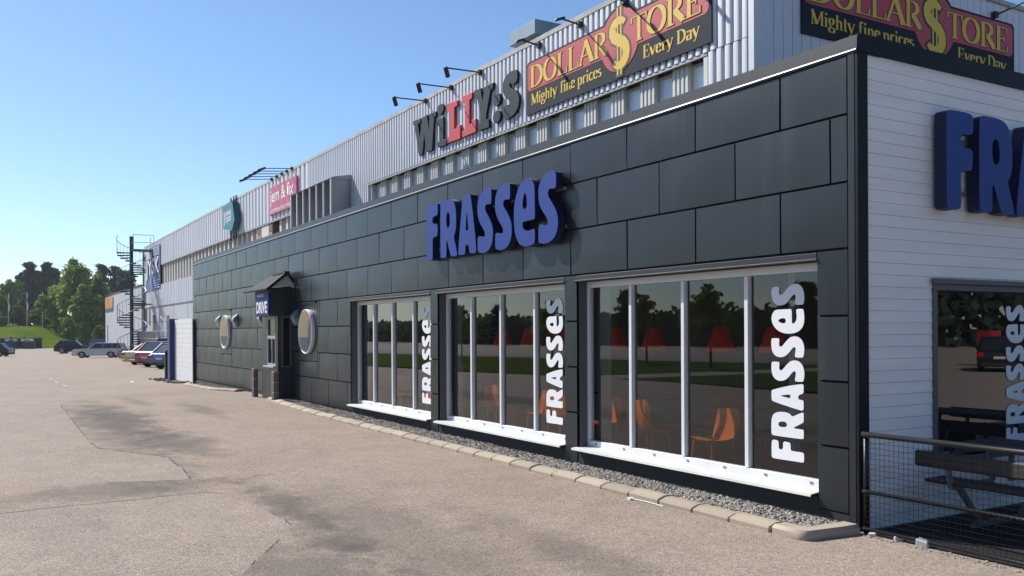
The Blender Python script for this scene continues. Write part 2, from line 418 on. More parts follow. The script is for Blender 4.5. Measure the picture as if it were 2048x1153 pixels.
PA = [(-20.5,-4.5),(-19.37,-5.04),(-17.48,-5.14),(-14.99,-5.16),(-12.36,-5.2),(-10.57,-5.21),(-9.77,-5.19),(-9.17,-4.94),(-8.56,-4.61),(-8.13,-4.45),(-7.52,-4.47),(-6.93,-4.46),(-6.04,-4.54),(-6.03,-4.66),(-6.2,-5.18),(-6.48,-5.76),(-6.85,-6.53),(-7.6,-9),(-30,-9.5),(-44,-8),(-43,-4.25),(-25.3,-4.3)]
PB = [(-4.89,-6.56),(-4.95,-6.23),(-4.97,-5.88),(-4.94,-5.35),(-5.01,-4.96),(-5.02,-4.6),(-4.83,-4.4),(-4.5,-4.34),(-4.06,-4.31),(-3.59,-4.27),(-3.16,-4.24),(-2.88,-4.25),(-2.41,-4.48),(-2.07,-4.68),(-1.82,-4.84),(-1.39,-5.07),(-.6,-5.6),(.4,-7),(.6,-9.5),(-5.6,-9.5)]
OV = PA[:17] + [(-6.6, -7.6), (-5.2, -7.6)] + PB[:17] + [(.4, -7), (.6, -9.5), (12, -9.5), (12, -.25), (.3, -.25), (-21, -.25), (-22.6, -1.4), (-22.9, -2.6), (-21.6, -3.6)]
sheet('asphalt_overlay', OV, .003, M['overlay'], seed=2)
# dirt-filled seams along the edges of the overlay
sm = MB(); rnd = random.Random(4)
for P in (PA[1:14], PB[9:16]):
    q = []
    for a, b in zip(P[:-1], P[1:]):
        a = Vector(a); b = Vector(b); k = max(1, int((b-a).length/.05))
        q += [a.lerp(b, i/k)+Vector((rnd.uniform(-1, 1), rnd.uniform(-1, 1)))*.008 for i in range(k)]
    for i in range(len(q)-1):
        t = abs(noise.noise((q[i].x*1.7, q[i].y*1.7, 3)))
        if t < .12: continue
        wd = .002+.013*t; n_ = (q[i+1]-q[i]); n_ = Vector((-n_.y, n_.x)).normalized()*wd
        sm.quad(*[(p.x, p.y, G(p.x)+.0055) for p in (q[i]-n_, q[i]+n_, q[i+1]+n_, q[i+1]-n_)])
M['seam'] = mat('seam_dirt', (.07, .06, .052), .95, var=.3, vscale=30)
tag(sm.build('asphalt_seam', M['seam'], recalc=False), kind='structure')
mb = MB()
for x0 in (-39, -35.4, -31.2):
    mb.quad((x0, -4.24, G(x0)+.013), (x0+2.6, -4.26, G(x0+2.6)+.013), (x0+2.6, -4.16, G(x0+2.6)+.013), (x0, -4.14, G(x0)+.013))
M['wornline'] = mat('worn_marking', (.33, .29, .25), .8, var=.3, vscale=9)
tag(mb.build('parking_line', M['wornline'], recalc=False), kind='structure')

# ------------------------------------------------------------------ restaurant
REST = empty('restaurant_building', label='low restaurant clad in dark metal panels with big windows and white end wall', cat='building')
L0, TOP = -29.04, 4.41
ROWS = [.13, .722, 1.317, 1.916, 2.52, 3.117, 3.722, 4.25]
WIN = [(-12.66, -8.77, .27, 2.43), (-8.46, -4.62, .27, 2.43), (-4.32, -.43, .27, 2.43)]
BAY = (-18.3, -16.84, -.2, 2.95)
PORT = [(-23.8, 1.808), (-15.52, 1.803)]
PH = .7
def plate(cx, cz): return (cx-PH, cx+PH, cz-PH, cz+PH)
HB = [(x0-.0, x1+.0, z0-.5, z1+.08) for x0, x1, z0, z1 in WIN]
holes_panel = HB + [BAY] + [plate(*p) for p in PORT]
mb = MB()
rnd = random.Random(11)
def panel(x0, x1, z0, z1, T, th=.028, gap=.011):
    x0 += gap; x1 -= gap; z0 += gap; z1 -= gap
    if x1-x0 < .02 or z1-z0 < .02: return
    n = 5 if x1-x0 > .35 else 1; mz = 4 if z1-z0 > .35 else 1
    bul = rnd.uniform(.004, .012); tx = rnd.uniform(-.003, .003); tz = rnd.uniform(-.003, .003); base = len(mb.v)
    for j in range(mz+1):
        for i in range(n+1):
            u = i/n; v = j/mz
            d = th + bul*(1-(2*u-1)**2)*(1-(2*v-1)**2) + tx*(2*u-1) + tz*(2*v-1) - .002*rnd.random()
            mb.v.append(T(x0+(x1-x0)*u, z0+(z1-z0)*v, d))
    W = n+1
    for j in range(mz):
        for i in range(n):
            a = base+j*W+i; mb.f.append((a, a+1, a+W+1, a+W))
    ring = [base+i for i in range(W)] + [base+j*W+n for j in range(1, mz+1)] + [base+mz*W+i for i in range(n-1, -1, -1)] + [base+j*W for j in range(mz-1, 0, -1)]
    back = len(mb.v)
    for k in ring:
        p = mb.v[k]; q = T(0, 0, 0)
        mb.v.append((p[0], -.001, p[2]))
    m = len(ring)
    for k in range(m): mb.f.append((ring[k], ring[(k+1) % m], back+(k+1) % m, back+k))
T0 = FX(0)
for r in range(7):
    off = -.27 if r % 2 == 1 else -.865
    edges = [-.075]; x = off
    while x > L0+.1: edges.append(x); x -= 1.2
    edges.append(L0)
    for a, b in zip(edges[:-1], edges[1:]):
        for q in subtract((b, a, ROWS[r], ROWS[r+1]), holes_panel+([(-.43, 0, -1, 2.52)] if r < 4 else [])): panel(*q, T0)
    if r < 4: panel(-.43, -.075, ROWS[r], ROWS[r+1], T0)
# slim pillars beside the windows keep their own short panels
for x0, x1 in ((-8.77, -8.46), (-4.62, -4.32)):
    for r in range(4): panel(x0-.0, x1, ROWS[r] if r else -.02, ROWS[r+1], T0, th=.03)
o = mb.build('cladding', M['clad'], REST, auto=25)

# structural wall behind the panels (black joints), with real openings
holes = [(x0, x1, z0, z1) for x0, x1, z0, z1 in WIN] + [(cx-.53, cx+.53, cz-.53, cz+.53) for cx, cz in PORT] + [(-18.2, -16.9, .9, 2.9)]
mb = MB()
for q in subtract((L0, -.02, -.3, 4.27), holes):
    mb.box(q[0], q[1], .004, .12, q[2], q[3])
mb.build('wall', M['gap'], REST)
# square plates with round holes
for cx, cz in PORT:
    mb = MB(); sq = [(cx-PH+.01, cz-PH+.01), (cx+PH-.01, cz-PH+.01), (cx+PH-.01, cz+PH-.01), (cx-PH+.01, cz+PH-.01)]
    mb.prism([sq, circ(cx, cz, .522, 48)], T0, .0, .03)
    mb.box(cx-PH-.02, cx+PH-.1, -.06, -.031, cz+PH-.03, cz+PH+.0)
    mb.build('porthole_plate', M['clad'], REST)
    win = MB(); N = 64
    def lathe(mbx, prof, a0=0, a1=360):
        n = N if a1-a0 >= 360 else max(4, int(N*(a1-a0)/360)); P = len(prof); k0 = len(mbx.v); full = a1-a0 >= 360
        for k in range(n if full else n+1):
            t = R(a0+(a1-a0)*k/n)
            for r_, d_ in prof: mbx.v.append((cx+r_*math.cos(t), -d_, cz+r_*math.sin(t)))
        m_ = n if full else n+1
        for k in range(n):
            for j in range(P-1):
                a = k0+k*P+j; b = k0+((k+1) % m_)*P+j; mbx.f.append((a, b, b+1, a+1))
    lathe(win, [(.53, .031), (.53, .10), (.525, .108), (.508, .108), (.503, .10)])
    wo = win.build('round_window', M['alu'], REST, auto=35)
    r1 = MB(); lathe(r1, [(.503, .10), (.5, -.14)], -68, 196); r1.build('reveal', M['creamb'], wo, smooth=True)
    r1 = MB(); lathe(r1, [(.505, .102), (.5, -.14)], 196, 292); r1.build('lower_reveal', M['frost'], wo, smooth=True)  # lower arc of the reveal, coloured grey
    g = MB(); q = circ(cx, cz, .505, 48)
    for k in range(48): g.quad(T0(cx, cz, -.13), T0(*q[k], -.13), T0(*q[(k+1) % 48], -.13))
    g.build('pane', M['greypane'], wo, recalc=False)
# fascia and bright drip edge
mb = MB()
prof = [(.0, 4.25), (-.035, 4.25), (-.035, 4.292), (-.03, 4.405), (.02, 4.414), (.3, 4.41), (.3, 4.25)]
for a, b in zip(prof, prof[1:]+prof[:1]):
    mb.quad((L0-.03, a[0], a[1]), (.03, a[0], a[1]), (.03, b[0], b[1]), (L0-.03, b[0], b[1]))
mb.quad(*[(L0-.03, y, z) for y, z in prof]); 
mb.build('fascia', M['fascia'], REST)
mb = MB(); mb.box(.031, .04, -.028, 9, 4.255, 4.417); mb.box(.0, .0305, .305, 9, 4.26, 4.412); mb.build('end_fascia', M['endtrim'], REST)
mb = MB()
x = L0-.04
while x < .03:
    x2 = min(x+2.0, .035)
    mb.prism([[(-.034, 4.287), (-.045, 4.276), (-.048, 4.268), (-.043, 4.266), (-.034, 4.27)]], lambda y, z, d: (d, y, z), x, x2-.006); x = x2
mb.build('drip_edge', M['drip'], REST)
# roof
mb = MB(); mb.box(L0, -.02, .3, 7.0, 4.2, 4.26); mb.box(-7.9, -.02, 7.0, 9, 4.2, 4.26); mb.build('roof', M['plinth'], REST)
# corner trim, plinth, base rail
mb = MB(); mb.box(-.072, .0, -.034, .0, .0, 4.255); mb.build('corner_trim', M['clad'], REST, bevel=.003)
mb = MB(); mb.box(.0005, .034, -.03, .108, .0, 4.254); mb.build('end_trim', M['endtrim'], REST, bevel=.003)
mb = MB(); mb.box(L0, -.43, -.012, .003, -.3, .12)
for x0, x1, z0, z1 in WIN: mb.box(x0, x1, -.02, -.0125, -.1, .24)
mb.box(-.43, -.072, -.02, .003, -.1, .13)
mb.build('plinth', M['plinth'], REST)
mb = MB(); mb.box(-16.6, -.3, -.05, -.021, .018, .05); mb.box(L0+.3, -18.6, -.05, -.021, .0, .05)
mb.build('base_rail', M['drip'], REST)
# lintel trims
mb = MB()
for x0, x1, z0, z1 in WIN:
    mb.box(x0-.02, x1+.0, -.03, .1, 2.435, 2.505); mb.box(x0-.06, x1+.02, -.05, -.031, 2.43, 2.447)
mb.build('lintel', M['dark'], REST, bevel=.003)

# FRASSES letterforms (cap height 1, advance measured from the photograph)
FRASSES=[
 [[(0.07,0.993),(0.242,0.997),(0.395,0.991),(0.429,0.964),(0.438,0.91),(0.434,0.817),(0.407,0.783),(0.306,0.778),(0.247,0.771),(0.228,0.726),(0.237,0.674),(0.27,0.647),(0.381,0.644),(0.417,0.626),(0.428,0.581),(0.42,0.465),(0.4,0.427),(0.306,0.419),(0.246,0.415),(0.231,0.376),(0.23,0.212),(0.232,0.074),(0.211,0.037),(0.153,0.03),(0.035,0.033),(0.008,0.05),(0.001,0.088),(0.004,0.416),(0.0,0.728),(0.003,0.953),(0.024,0.985)]],
 [[(0.549,0.977),(0.539,0.936),(0.532,0.542),(0.532,0.084),(0.546,0.047),(0.573,0.034),(0.729,0.036),(0.752,0.058),(0.751,0.158),(0.757,0.365),(0.831,0.208),(0.903,0.057),(0.934,0.035),(1.11,0.034),(1.134,0.048),(1.134,0.081),(1.087,0.206),(1.015,0.364),(1.061,0.41),(1.095,0.486),(1.107,0.59),(1.106,0.747),(1.076,0.866),(1.019,0.947),(0.935,0.988),(0.812,0.999),(0.669,1.0),(0.578,0.995)],[(0.81,0.788),(0.851,0.775),(0.876,0.722),(0.888,0.63),(0.879,0.565),(0.843,0.527),(0.803,0.524),(0.77,0.553),(0.755,0.618),(0.752,0.71),(0.771,0.768)]],
 [[(1.603,0.97),(1.678,0.665),(1.733,0.405),(1.779,0.102),(1.774,0.052),(1.746,0.032),(1.589,0.036),(1.558,0.066),(1.54,0.141),(1.512,0.183),(1.472,0.194),(1.433,0.179),(1.416,0.141),(1.417,0.066),(1.399,0.037),(1.218,0.035),(1.187,0.055),(1.176,0.093),(1.216,0.332),(1.278,0.667),(1.34,0.958),(1.362,0.985),(1.484,0.992),(1.576,0.989)],[(1.478,0.75),(1.504,0.587),(1.526,0.445),(1.514,0.417),(1.482,0.412),(1.448,0.422),(1.436,0.451),(1.454,0.588)]],
 [[(2.244,0.981),(2.269,0.948),(2.264,0.771),(2.245,0.739),(2.178,0.749),(2.111,0.754),(2.077,0.735),(2.066,0.697),(2.088,0.647),(2.151,0.585),(2.231,0.498),(2.289,0.413),(2.31,0.328),(2.308,0.231),(2.276,0.136),(2.212,0.065),(2.128,0.026),(2.027,0.007),(1.915,0.02),(1.85,0.037),(1.829,0.068),(1.827,0.234),(1.839,0.275),(1.872,0.284),(1.938,0.27),(2.004,0.255),(2.051,0.264),(2.069,0.298),(2.05,0.341),(1.993,0.402),(1.925,0.464),(1.863,0.55),(1.831,0.637),(1.821,0.736),(1.842,0.837),(1.888,0.912),(1.964,0.963),(2.061,0.987),(2.167,0.992)]],
 [[(2.794,0.981),(2.819,0.948),(2.814,0.771),(2.795,0.739),(2.728,0.749),(2.661,0.754),(2.627,0.735),(2.616,0.697),(2.638,0.647),(2.701,0.585),(2.781,0.498),(2.838,0.413),(2.859,0.328),(2.858,0.231),(2.826,0.136),(2.762,0.065),(2.678,0.026),(2.576,0.007),(2.465,0.02),(2.4,0.037),(2.378,0.068),(2.377,0.234),(2.389,0.275),(2.422,0.284),(2.488,0.27),(2.554,0.255),(2.601,0.264),(2.619,0.298),(2.6,0.341),(2.542,0.402),(2.475,0.464),(2.413,0.55),(2.381,0.637),(2.371,0.736),(2.392,0.837),(2.438,0.912),(2.514,0.963),(2.61,0.987),(2.717,0.992)]],
 [[(3.481,0.804),(3.484,0.592),(3.489,0.404),(3.471,0.372),(3.324,0.368),(3.211,0.369),(3.164,0.362),(3.151,0.326),(3.169,0.277),(3.219,0.241),(3.294,0.221),(3.378,0.228),(3.444,0.24),(3.475,0.227),(3.484,0.191),(3.483,0.061),(3.463,0.03),(3.374,0.012),(3.263,0.003),(3.151,0.018),(3.059,0.063),(2.985,0.147),(2.938,0.267),(2.92,0.436),(2.929,0.608),(2.977,0.757),(3.064,0.883),(3.161,0.953),(3.258,0.983),(3.354,0.97),(3.43,0.919),(3.467,0.868)],[(3.22,0.781),(3.258,0.743),(3.28,0.656),(3.275,0.581),(3.252,0.55),(3.214,0.545),(3.176,0.557),(3.157,0.607),(3.168,0.681),(3.193,0.744)]],
 [[(4.0,0.958),(4.021,0.902),(4.016,0.763),(3.99,0.731),(3.924,0.739),(3.866,0.747),(3.827,0.727),(3.817,0.69),(3.834,0.64),(3.888,0.578),(3.961,0.503),(4.027,0.417),(4.06,0.32),(4.061,0.224),(4.029,0.128),(3.96,0.058),(3.866,0.018),(3.763,0.0),(3.652,0.01),(3.588,0.029),(3.574,0.06),(3.578,0.227),(3.595,0.27),(3.632,0.282),(3.697,0.262),(3.763,0.25),(3.806,0.261),(3.822,0.29),(3.803,0.334),(3.749,0.395),(3.685,0.456),(3.621,0.53),(3.585,0.617),(3.575,0.729),(3.595,0.829),(3.651,0.904),(3.73,0.955),(3.827,0.98),(3.934,0.979)]],
]

FR = [[cage(lp, 2) for lp in L] for L in FRASSES]

for wi, (x0, x1, z0, z1) in enumerate(WIN):
    f = MB(); yb = .15
    iz0, iz1 = .285, 2.40
    f.box(x0, x1, yb-.03, yb+.05, iz0, iz0+.075); f.box(x0, x1, yb-.03, yb+.05, iz1-.05, iz1+.03)
    f.box(x0+.0, x0+.05, yb-.029, yb+.049, iz0+.075, iz1-.05); f.box(x1-.05, x1, yb-.029, yb+.049, iz0+.075, iz1-.05)
    mull = [x0+.92, x0+1.87, x0+2.85]
    for mx in mull: f.box(mx-.027, mx+.027, yb-.034, yb+.03, iz0+.076, iz1-.051)
    wo = f.build('window', M['alu'], REST, bevel=.004)
    for k in range(7):
        cx = x0+.2+k*(x1-x0-.4)/6; cl = MB(); cl.box(cx-.018, cx+.018, yb-.036, yb-.0305, iz0+.03, iz0+.05); cl.build('drain_cap', M['lampgrey'], wo)
    rv = MB(); rv.box(x0+.001, x0+.012, .0, yb-.03, z0, z1); rv.box(x1-.012, x1-.001, .0, yb-.03, z0, z1); rv.box(x0+.012, x1-.012, .0, yb-.03, 2.432, 2.434)
    rv.build('reveal', M['reveal'], wo)
    ed = [x0+.05]+[v for m_ in mull for v in (m_-.027, m_+.027)]+[x1-.05]
    for k in range(4):
        g = MB(); a, b = ed[2*k], ed[2*k+1]
        tl = rnd.uniform(-.0012, .0012)
        g.quad((a, yb+.012+tl, iz0+.075), (b, yb+.012-tl, iz0+.075), (b, yb+.012-tl, iz1-.05), (a, yb+.012+tl, iz1-.05))
        g.build('pane', M['glass'], wo, recalc=False)
    s = MB()
    prof = [(yb-.03, .287), (-.105, .266), (-.11, .242), (-.1, .242), (-.097, .257), (yb-.03, .277)]
    segs = 3
    for k in range(segs):
        a = x0-.04+(x1-x0+.03)*k/segs; b = x0-.04+(x1-x0+.03)*(k+1)/segs-.004
        s.prism([prof], lambda y, z, d: (d, y, z), a, b)
    s.build('sill', M['sill'], wo)
    # lettering, read upwards: letter x -> world z, letter y -> world -x
    d = MB(); base_x = x1+.43-1.163; H = .4296
    X0 = x1-.305
    for L in FR:
        d.prism([[(X0-p[1]*H+.0, .497+p[0]*H) for p in lp] for lp in L], FX(yb+.006), .0, .002)
    d.build('window_lettering', M['decal'], wo)

# end wall of white boards (faces +X)
mb = MB(); z = 4.25; pitch = .1092
SW = (1.05, 4.1, .55, 2.22)
rows = []
while z > -.05: rows.append((z-pitch, z)); z -= pitch
for a, b in rows:
    for q in subtract((.108, 9.0, a, b), [SW]):
        mb.quad((.012, q[0], q[2]+.004), (.012, q[1], q[2]+.004), (.006, q[1], q[3]), (.006, q[0], q[3]))
        mb.quad((.012, q[0], q[2]+.004), (.012, q[1], q[2]+.004), (.0, q[1], q[2]), (.0, q[0], q[2]))
mb.build('end_wall', M['siding'], REST, recalc=False)
mb = MB()
for q in subtract((.0, 9.0, -.2, 4.25), [SW]): mb.box(-.12, -.003, q[0]+.121 if q[0] == 0 else q[0], q[1], q[2], q[3])
mb.build('end_wall_core', M['gap'], REST)
f = MB(); y0, y1, z0, z1 = SW
f.box(-.1, .03, y0, y0+.06, z0, z1-.06); f.box(-.1, .03, y1-.06, y1, z0, z1-.06); f.box(-.1, .031, y0, y1, z1-.06, z1); f.box(-.1, .031, y0, y1, z0-.05, z0)
f.box(-.08, .0, 2.76, 2.82, z0, z1-.06); f.box(.031, .06, y0-.04, y1, z1-.0, z1+.05)
sw = f.build('end_window', M['reveal'], REST, bevel=.003)
for a, b in ((y0+.06, 2.76), (2.82, y1-.06)):
    g = MB(); g.quad((-.05, a, z0), (-.05, b, z0), (-.05, b, z1-.06), (-.05, a, z1-.06)); g.build('pane', M['darkglass'], sw, recalc=False)
d = MB(); H = .342
for L in FR: d.prism([[(2.70-p[1]*H, .62+p[0]*H*1.02) for p in lp] for lp in L], lambda y, z, dd: (-.045+dd, y, z), .0, .002)
d2 = MB(); 
for L in FR: d2.prism([[(2.345+(p[1])*0+ (1-p[1])*H, .62+p[0]*H*1.02) for p in lp] for lp in L], lambda y, z, dd: (-.045+dd, y, z), .0, .002)
d2.build('window_lettering', M['decal'], sw)

# interior
mb = MB(); mb.box(L0+.1, -.13, .13, 4.2, -.02, .05); mb.build('floor', M['floor'], REST)
mb = MB(); mb.box(L0+.1, -.13, 3.9, 4.0, .051, 2.9); mb.box(-13.4, -13.3, .13, 3.9, .051, 2.9); mb.build('interior_wall', M['inwall'], REST)
mb = MB(); mb.box(L0+.1, -.13, .121, 3.9, 2.9, 2.95); mb.build('ceiling', M['ceil'], REST)
for x in (-3.1, -8.2):
    mb = MB(); mb.box(x-.05, x+.05, 2.6, 2.70, .051, 2.899); mb.build('column', M['pillarw'], REST)
for x0, x1, z0, z1 in WIN:
    mb = MB(); mb.box(x0+.06, x0+.33, .26, .28, .3, 2.6); mb.build('roller_curtain', M['reveal'], REST)

# drive-through bay
bx0, bx1 = -18.28, -16.84
BAYO = MB(); BAYO.box(bx1-.06, bx1, -.38, .0, .02, .95); BAYO.box(bx1-.06, bx1, -.38, -.29, .95, 2.2); BAYO.box(bx1-.06, bx1, -.02, .0, .95, 2.2)
BAYO.box(bx0, bx1-.06, -.38, -.34, .02, .93); BAYO.box(bx0, bx0+.06, -.34, .0, .02, 2.2); BAYO.box(bx0, bx0+.5, -.38, -.34, .93, 2.2); BAYO.box(bx1-.14, bx1-.06, -.38, -.34, .93, 2.2)
BAYO.box(bx0, bx1+.05, -.56, .0, 2.2, 2.9)
bay = BAYO.build('drive_through_bay', M['clad'], REST, bevel=.004)
f = MB(); a, b = bx0+.5, bx1-.14
f.box(a+.02, a+.06, -.39, -.33, .93, 2.2); f.box(b-.06, b-.02, -.39, -.33, .93, 2.2); f.box(a+.06, b-.06, -.39, -.33, 2.12, 2.2); f.box(a+.06, b-.06, -.39, -.33, .93, 1.0)
f.box((a+b)/2+.02, (a+b)/2+.05, -.385, -.335, 1.0, 1.62); f.box(a+.06, b-.06, -.385, -.34, 1.62, 1.70)
f.box(a-.1, b+.02, -.47, -.381, .9, .94)
f.build('bay_window', M['bayframe'], bay, bevel=.003)
g = MB(); g.quad((a+.06, -.35, 1.0), (b-.06, -.35, 1.0), (b-.06, -.35, 2.12), (a+.06, -.35, 2.12)); g.build('pane', M['bayglass'], bay, recalc=False)
g = MB(); g.box(bx0+.07, bx1-.07, -.02, .1, .03, 2.19); g.build('bay_back', M['inwall'], bay)
f = MB(); f.box(bx1-.05, bx1+.012, -.29, -.24, .95, 2.2); f.box(bx1-.05, bx1+.012, -.07, -.02, .95, 2.2); f.box(bx1-.05, bx1+.012, -.24, -.07, 2.14, 2.2); f.box(bx1-.05, bx1+.03, -.3, -.01, .92, .95)
f.build('side_window', M['reveal'], bay)
g = MB(); g.quad((bx1-.02, -.24, .95), (bx1-.02, -.07, .95), (bx1-.02, -.07, 2.14), (bx1-.02, -.24, 2.14)); g.build('side_pane', M['bayglass'], bay, recalc=False)
rf = MB()
def slab(a, b, c, d, t=.035):
    n = (Vector(b)-Vector(a)).cross(Vector(d)-Vector(a)).normalized()*t
    k = len(rf.v); rf.v += [tuple(Vector(p)) for p in (a, b, c, d)]+[tuple(Vector(p)+n) for p in (a, b, c, d)]
    rf.f.extend([(k,k+3,k+2,k+1),(k+4,k+5,k+6,k+7),(k,k+1,k+5,k+4),(k+1,k+2,k+6,k+5),(k+2,k+3,k+7,k+6),(k+3,k,k+4,k+7)])
slab((-18.75, -.66, 2.87), (-16.6, -.66, 2.87), (-16.6, -.2, 3.24), (-17.9, -.2, 3.24))
slab((-17.9, -.2, 3.24), (-16.6, -.2, 3.24), (-16.6, .0, 2.98), (-18.0, .0, 2.98))
rf.build('bay_roof', M['bayroof'], bay)
gb = MB(); gb.prism([[(-.6, 2.9), (-.0, 2.93), (-.2, 3.215)]], lambda y, z, d: (d, y, z), -16.66, -16.64); gb.build('gable', M['frost'], bay)
bb = MB(); bb.bar((-16.59, -.68, 2.865), (-16.59, -.19, 3.27), .04, .07); bb.bar((-16.59, -.19, 3.27), (-16.59, -.02, 3.02), .03, .05); bb.box(-17.7, -16.58, -.27, -.14, 3.255, 3.30)
bb.tube([(-18.85, -.7, 2.86), (-16.55, -.7, 2.86)], .035, 8); bb.build('barge_board', M['black'], bay)

# sign of blue letters on the facade, and the one on the end wall
def letters_sign(name, T, ox, oz, H, sx, th, label):
    root = empty(name, T(ox, oz, 0), label=label, cat='sign')
    inv = Matrix.Translation(-Vector(T(ox, oz, 0)))
    mbk = MB()
    for zz in (.22, .74):
        x0 = ox+.1; mbk.box(*sorted((T(x0, 0, 0)[0], T(ox+4.05*H*sx, 0, .03)[0])), *sorted((T(x0, 0, .0)[1], T(ox+4.0*H*sx, 0, .035)[1])), oz+H*zz-.02, oz+H*zz+.02)
    r = mbk.build('mounting_rail', M['lampgrey'], root); r.data.transform(inv)
    for L in FR:
        m1 = MB(); m1.prism([[(ox+p[0]*H*sx, oz+p[1]*H) for p in lp] for lp in L], T, .035, th)
        q = m1.build('letter', M['blue'], root, bevel=.012); q.data.transform(inv)
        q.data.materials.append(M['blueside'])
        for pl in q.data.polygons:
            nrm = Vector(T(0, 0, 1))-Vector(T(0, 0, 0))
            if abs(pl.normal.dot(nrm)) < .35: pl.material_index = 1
    return root
letters_sign('letter_sign', FX(-.03), -8.56, 2.962, .972, 1.022, .155, 'row of thick blue letters mounted on the dark panelled long facade')
letters_sign('letter_sign', SX(.012), 1.04, 2.885, .965, 1.0, .16, 'row of blue letters on the white plank end wall, cut by the photo edge')

# DRIVE plate

# ------------------------------------------------------------------ lettering from Blender's own built-in typeface
def text_mesh(name, txt, m, parent, T, x0, x1, y0, y1, depth=.0, th=.006, weight=.0):
    c = bpy.data.curves.new('lettering', 'FONT'); c.body = txt; c.size = 1; c.offset = weight; c.resolution_u = 3
    o = bpy.data.objects.new('lettering', c); COL.objects.link(o); bpy.context.view_layer.update()
    me = bpy.data.meshes.new_from_object(o.evaluated_get(bpy.context.evaluated_depsgraph_get()))
    bpy.data.objects.remove(o); bpy.data.curves.remove(c)
    xs = [v.co.x for v in me.vertices]; ys = [v.co.y for v in me.vertices]; a, b, cc, d = min(xs), max(xs), min(ys), max(ys)
    for v in me.vertices:
        v.co = T(x0+(v.co.x-a)/(b-a)*(x1-x0), y0+(v.co.y-cc)/(d-cc)*(y1-y0), depth+th)
    me.name = name; me.materials.clear(); me.materials.append(m)
    q = bpy.data.objects.new(name, me); COL.objects.link(q); q.parent = parent; return q

# ------------------------------------------------------------------ drawn serif letters (broad-nib strokes)
TK, TN = .15, .045
def arc(cx, cy, rx, ry, a0, a1, n=18):
    return [(cx+rx*math.cos(R(a0+(a1-a0)*k/n)), cy+ry*math.sin(R(a0+(a1-a0)*k/n))) for k in range(n+1)]
def V(x, y0=0, y1=1, w=TK): return ([(x, y0), (x, y1)], w)
def Hh(x0, x1, y, w=TN): return ([(x0, y), (x1, y)], w)
def N(path): return (path, None)
GL = {
 'D': (.78, [V(.15), Hh(.02, .34, .03), Hh(.02, .34, .97), N(arc(.26, .5, .42, .47, 90, -90))]),
 'O': (.82, [N(arc(.41, .5, .33, .475, 0, 360, 30))]),
 'L': (.62, [V(.15), Hh(.02, .3, .97), Hh(.02, .58, .03), V(.57, .02, .26, .05)]),
 'A': (.80, [([(.06, .02), (.38, .99)], .075), ([(.36, 1.0), (.70, .02)], TK), Hh(.18, .56, .36), Hh(-.03, .18, .03), Hh(.56, .84, .03)]),
 'R': (.76, [V(.15), Hh(.02, .32, .03), Hh(.02, .34, .97), N(arc(.28, .74, .28, .235, 90, -90)), ([(.34, .5), (.68, .04)], TK), Hh(.58, .78, .03)]),
 'T': (.72, [V(.36), Hh(.02, .7, .97), V(.035, .76, .99, .055), V(.685, .76, .99, .055), Hh(.22, .5, .03)]),
 'E': (.64, [V(.15), Hh(.02, .56, .97), V(.55, .77, .99, .05), Hh(.15, .42, .52), V(.42, .41, .63, .045), Hh(.02, .58, .03), V(.58, .02, .25, .05)]),
 'M': (1.02, [V(.14, 0, 1, .07), ([(.14, 1), (.48, .06)], .16), ([(.50, .04), (.86, 1)], .07), V(.88), Hh(.02, .26, .03), Hh(.76, 1.0, .03), Hh(.02, .2, .97), Hh(.82, 1.0, .97)]),
 'i': (.34, [V(.17, 0, .66), Hh(.04, .3, .03), Hh(.04, .17, .64), ([(.17, .82), (.17, .97)], .15)]),
 'g': (.56, [N(arc(.25, .47, .17, .19, 0, 360, 20)), N(arc(.27, -.13, .22, .16, 0, 360, 20)), ([(.16, .3), (.12, .18), (.26, .06)], .08), Hh(.38, .54, .62)]),
 'h': (.58, [V(.14, 0, 1), N(arc(.29, .43, .17, .2, 150, 0)), V(.46, 0, .45, .14), Hh(.02, .26, .03), Hh(.36, .58, .03), Hh(.03, .14, .96)]),
 't': (.40, [V(.19, .08, .86, .14), Hh(.05, .36, .63), N(arc(.29, .12, .1, .1, 180, 300))]),
 'y': (.58, [([(.06, .64), (.30, .04)], .14), ([(.52, .64), (.24, -.2), (.1, -.26)], .06), Hh(.0, .2, .64), Hh(.42, .6, .64)]),
 'f': (.42, [V(.18, 0, .8, .14), N(arc(.31, .82, .13, .15, 180, 40)), Hh(.05, .36, .63), Hh(.05, .32, .03)]),
 'n': (.60, [V(.14, 0, .64), N(arc(.29, .43, .17, .2, 150, 0)), V(.46, 0, .45, .14), Hh(.02, .26, .03), Hh(.36, .58, .03), Hh(.03, .14, .62)]),
 'e': (.52, [N(arc(.27, .33, .2, .31, 15, 325, 24)), Hh(.09, .45, .38)]),
 'p': (.60, [V(.14, -.3, .64), N(arc(.27, .33, .24, .3, 120, -130)), Hh(.02, .28, -.28), Hh(.03, .14, .62)]),
 'r': (.44, [V(.14, 0, .64), N(arc(.31, .42, .15, .21, 150, 50)), Hh(.02, .28, .03), Hh(.03, .14, .62)]),
 'c': (.50, [N(arc(.27, .33, .2, .31, 45, 320, 22))]),
 's': (.44, [N(arc(.22, .485, .13, .14, 40, 270, 14)), N(arc(.22, .18, .14, .16, 90, -140, 14))]),
 'v': (.56, [([(.08, .64), (.29, .02)], .14), ([(.29, .02), (.5, .64)], .06), Hh(.0, .2, .64), Hh(.4, .58, .64)]),
 'a': (.52, [N(arc(.22, .17, .15, .16, 60, 360, 18)), V(.4, .02, .45, .14), N(arc(.24, .46, .15, .18, 0, 150)), ([(.4, .05), (.5, .03)], .06)]),
 ' ': (.3, []),
}
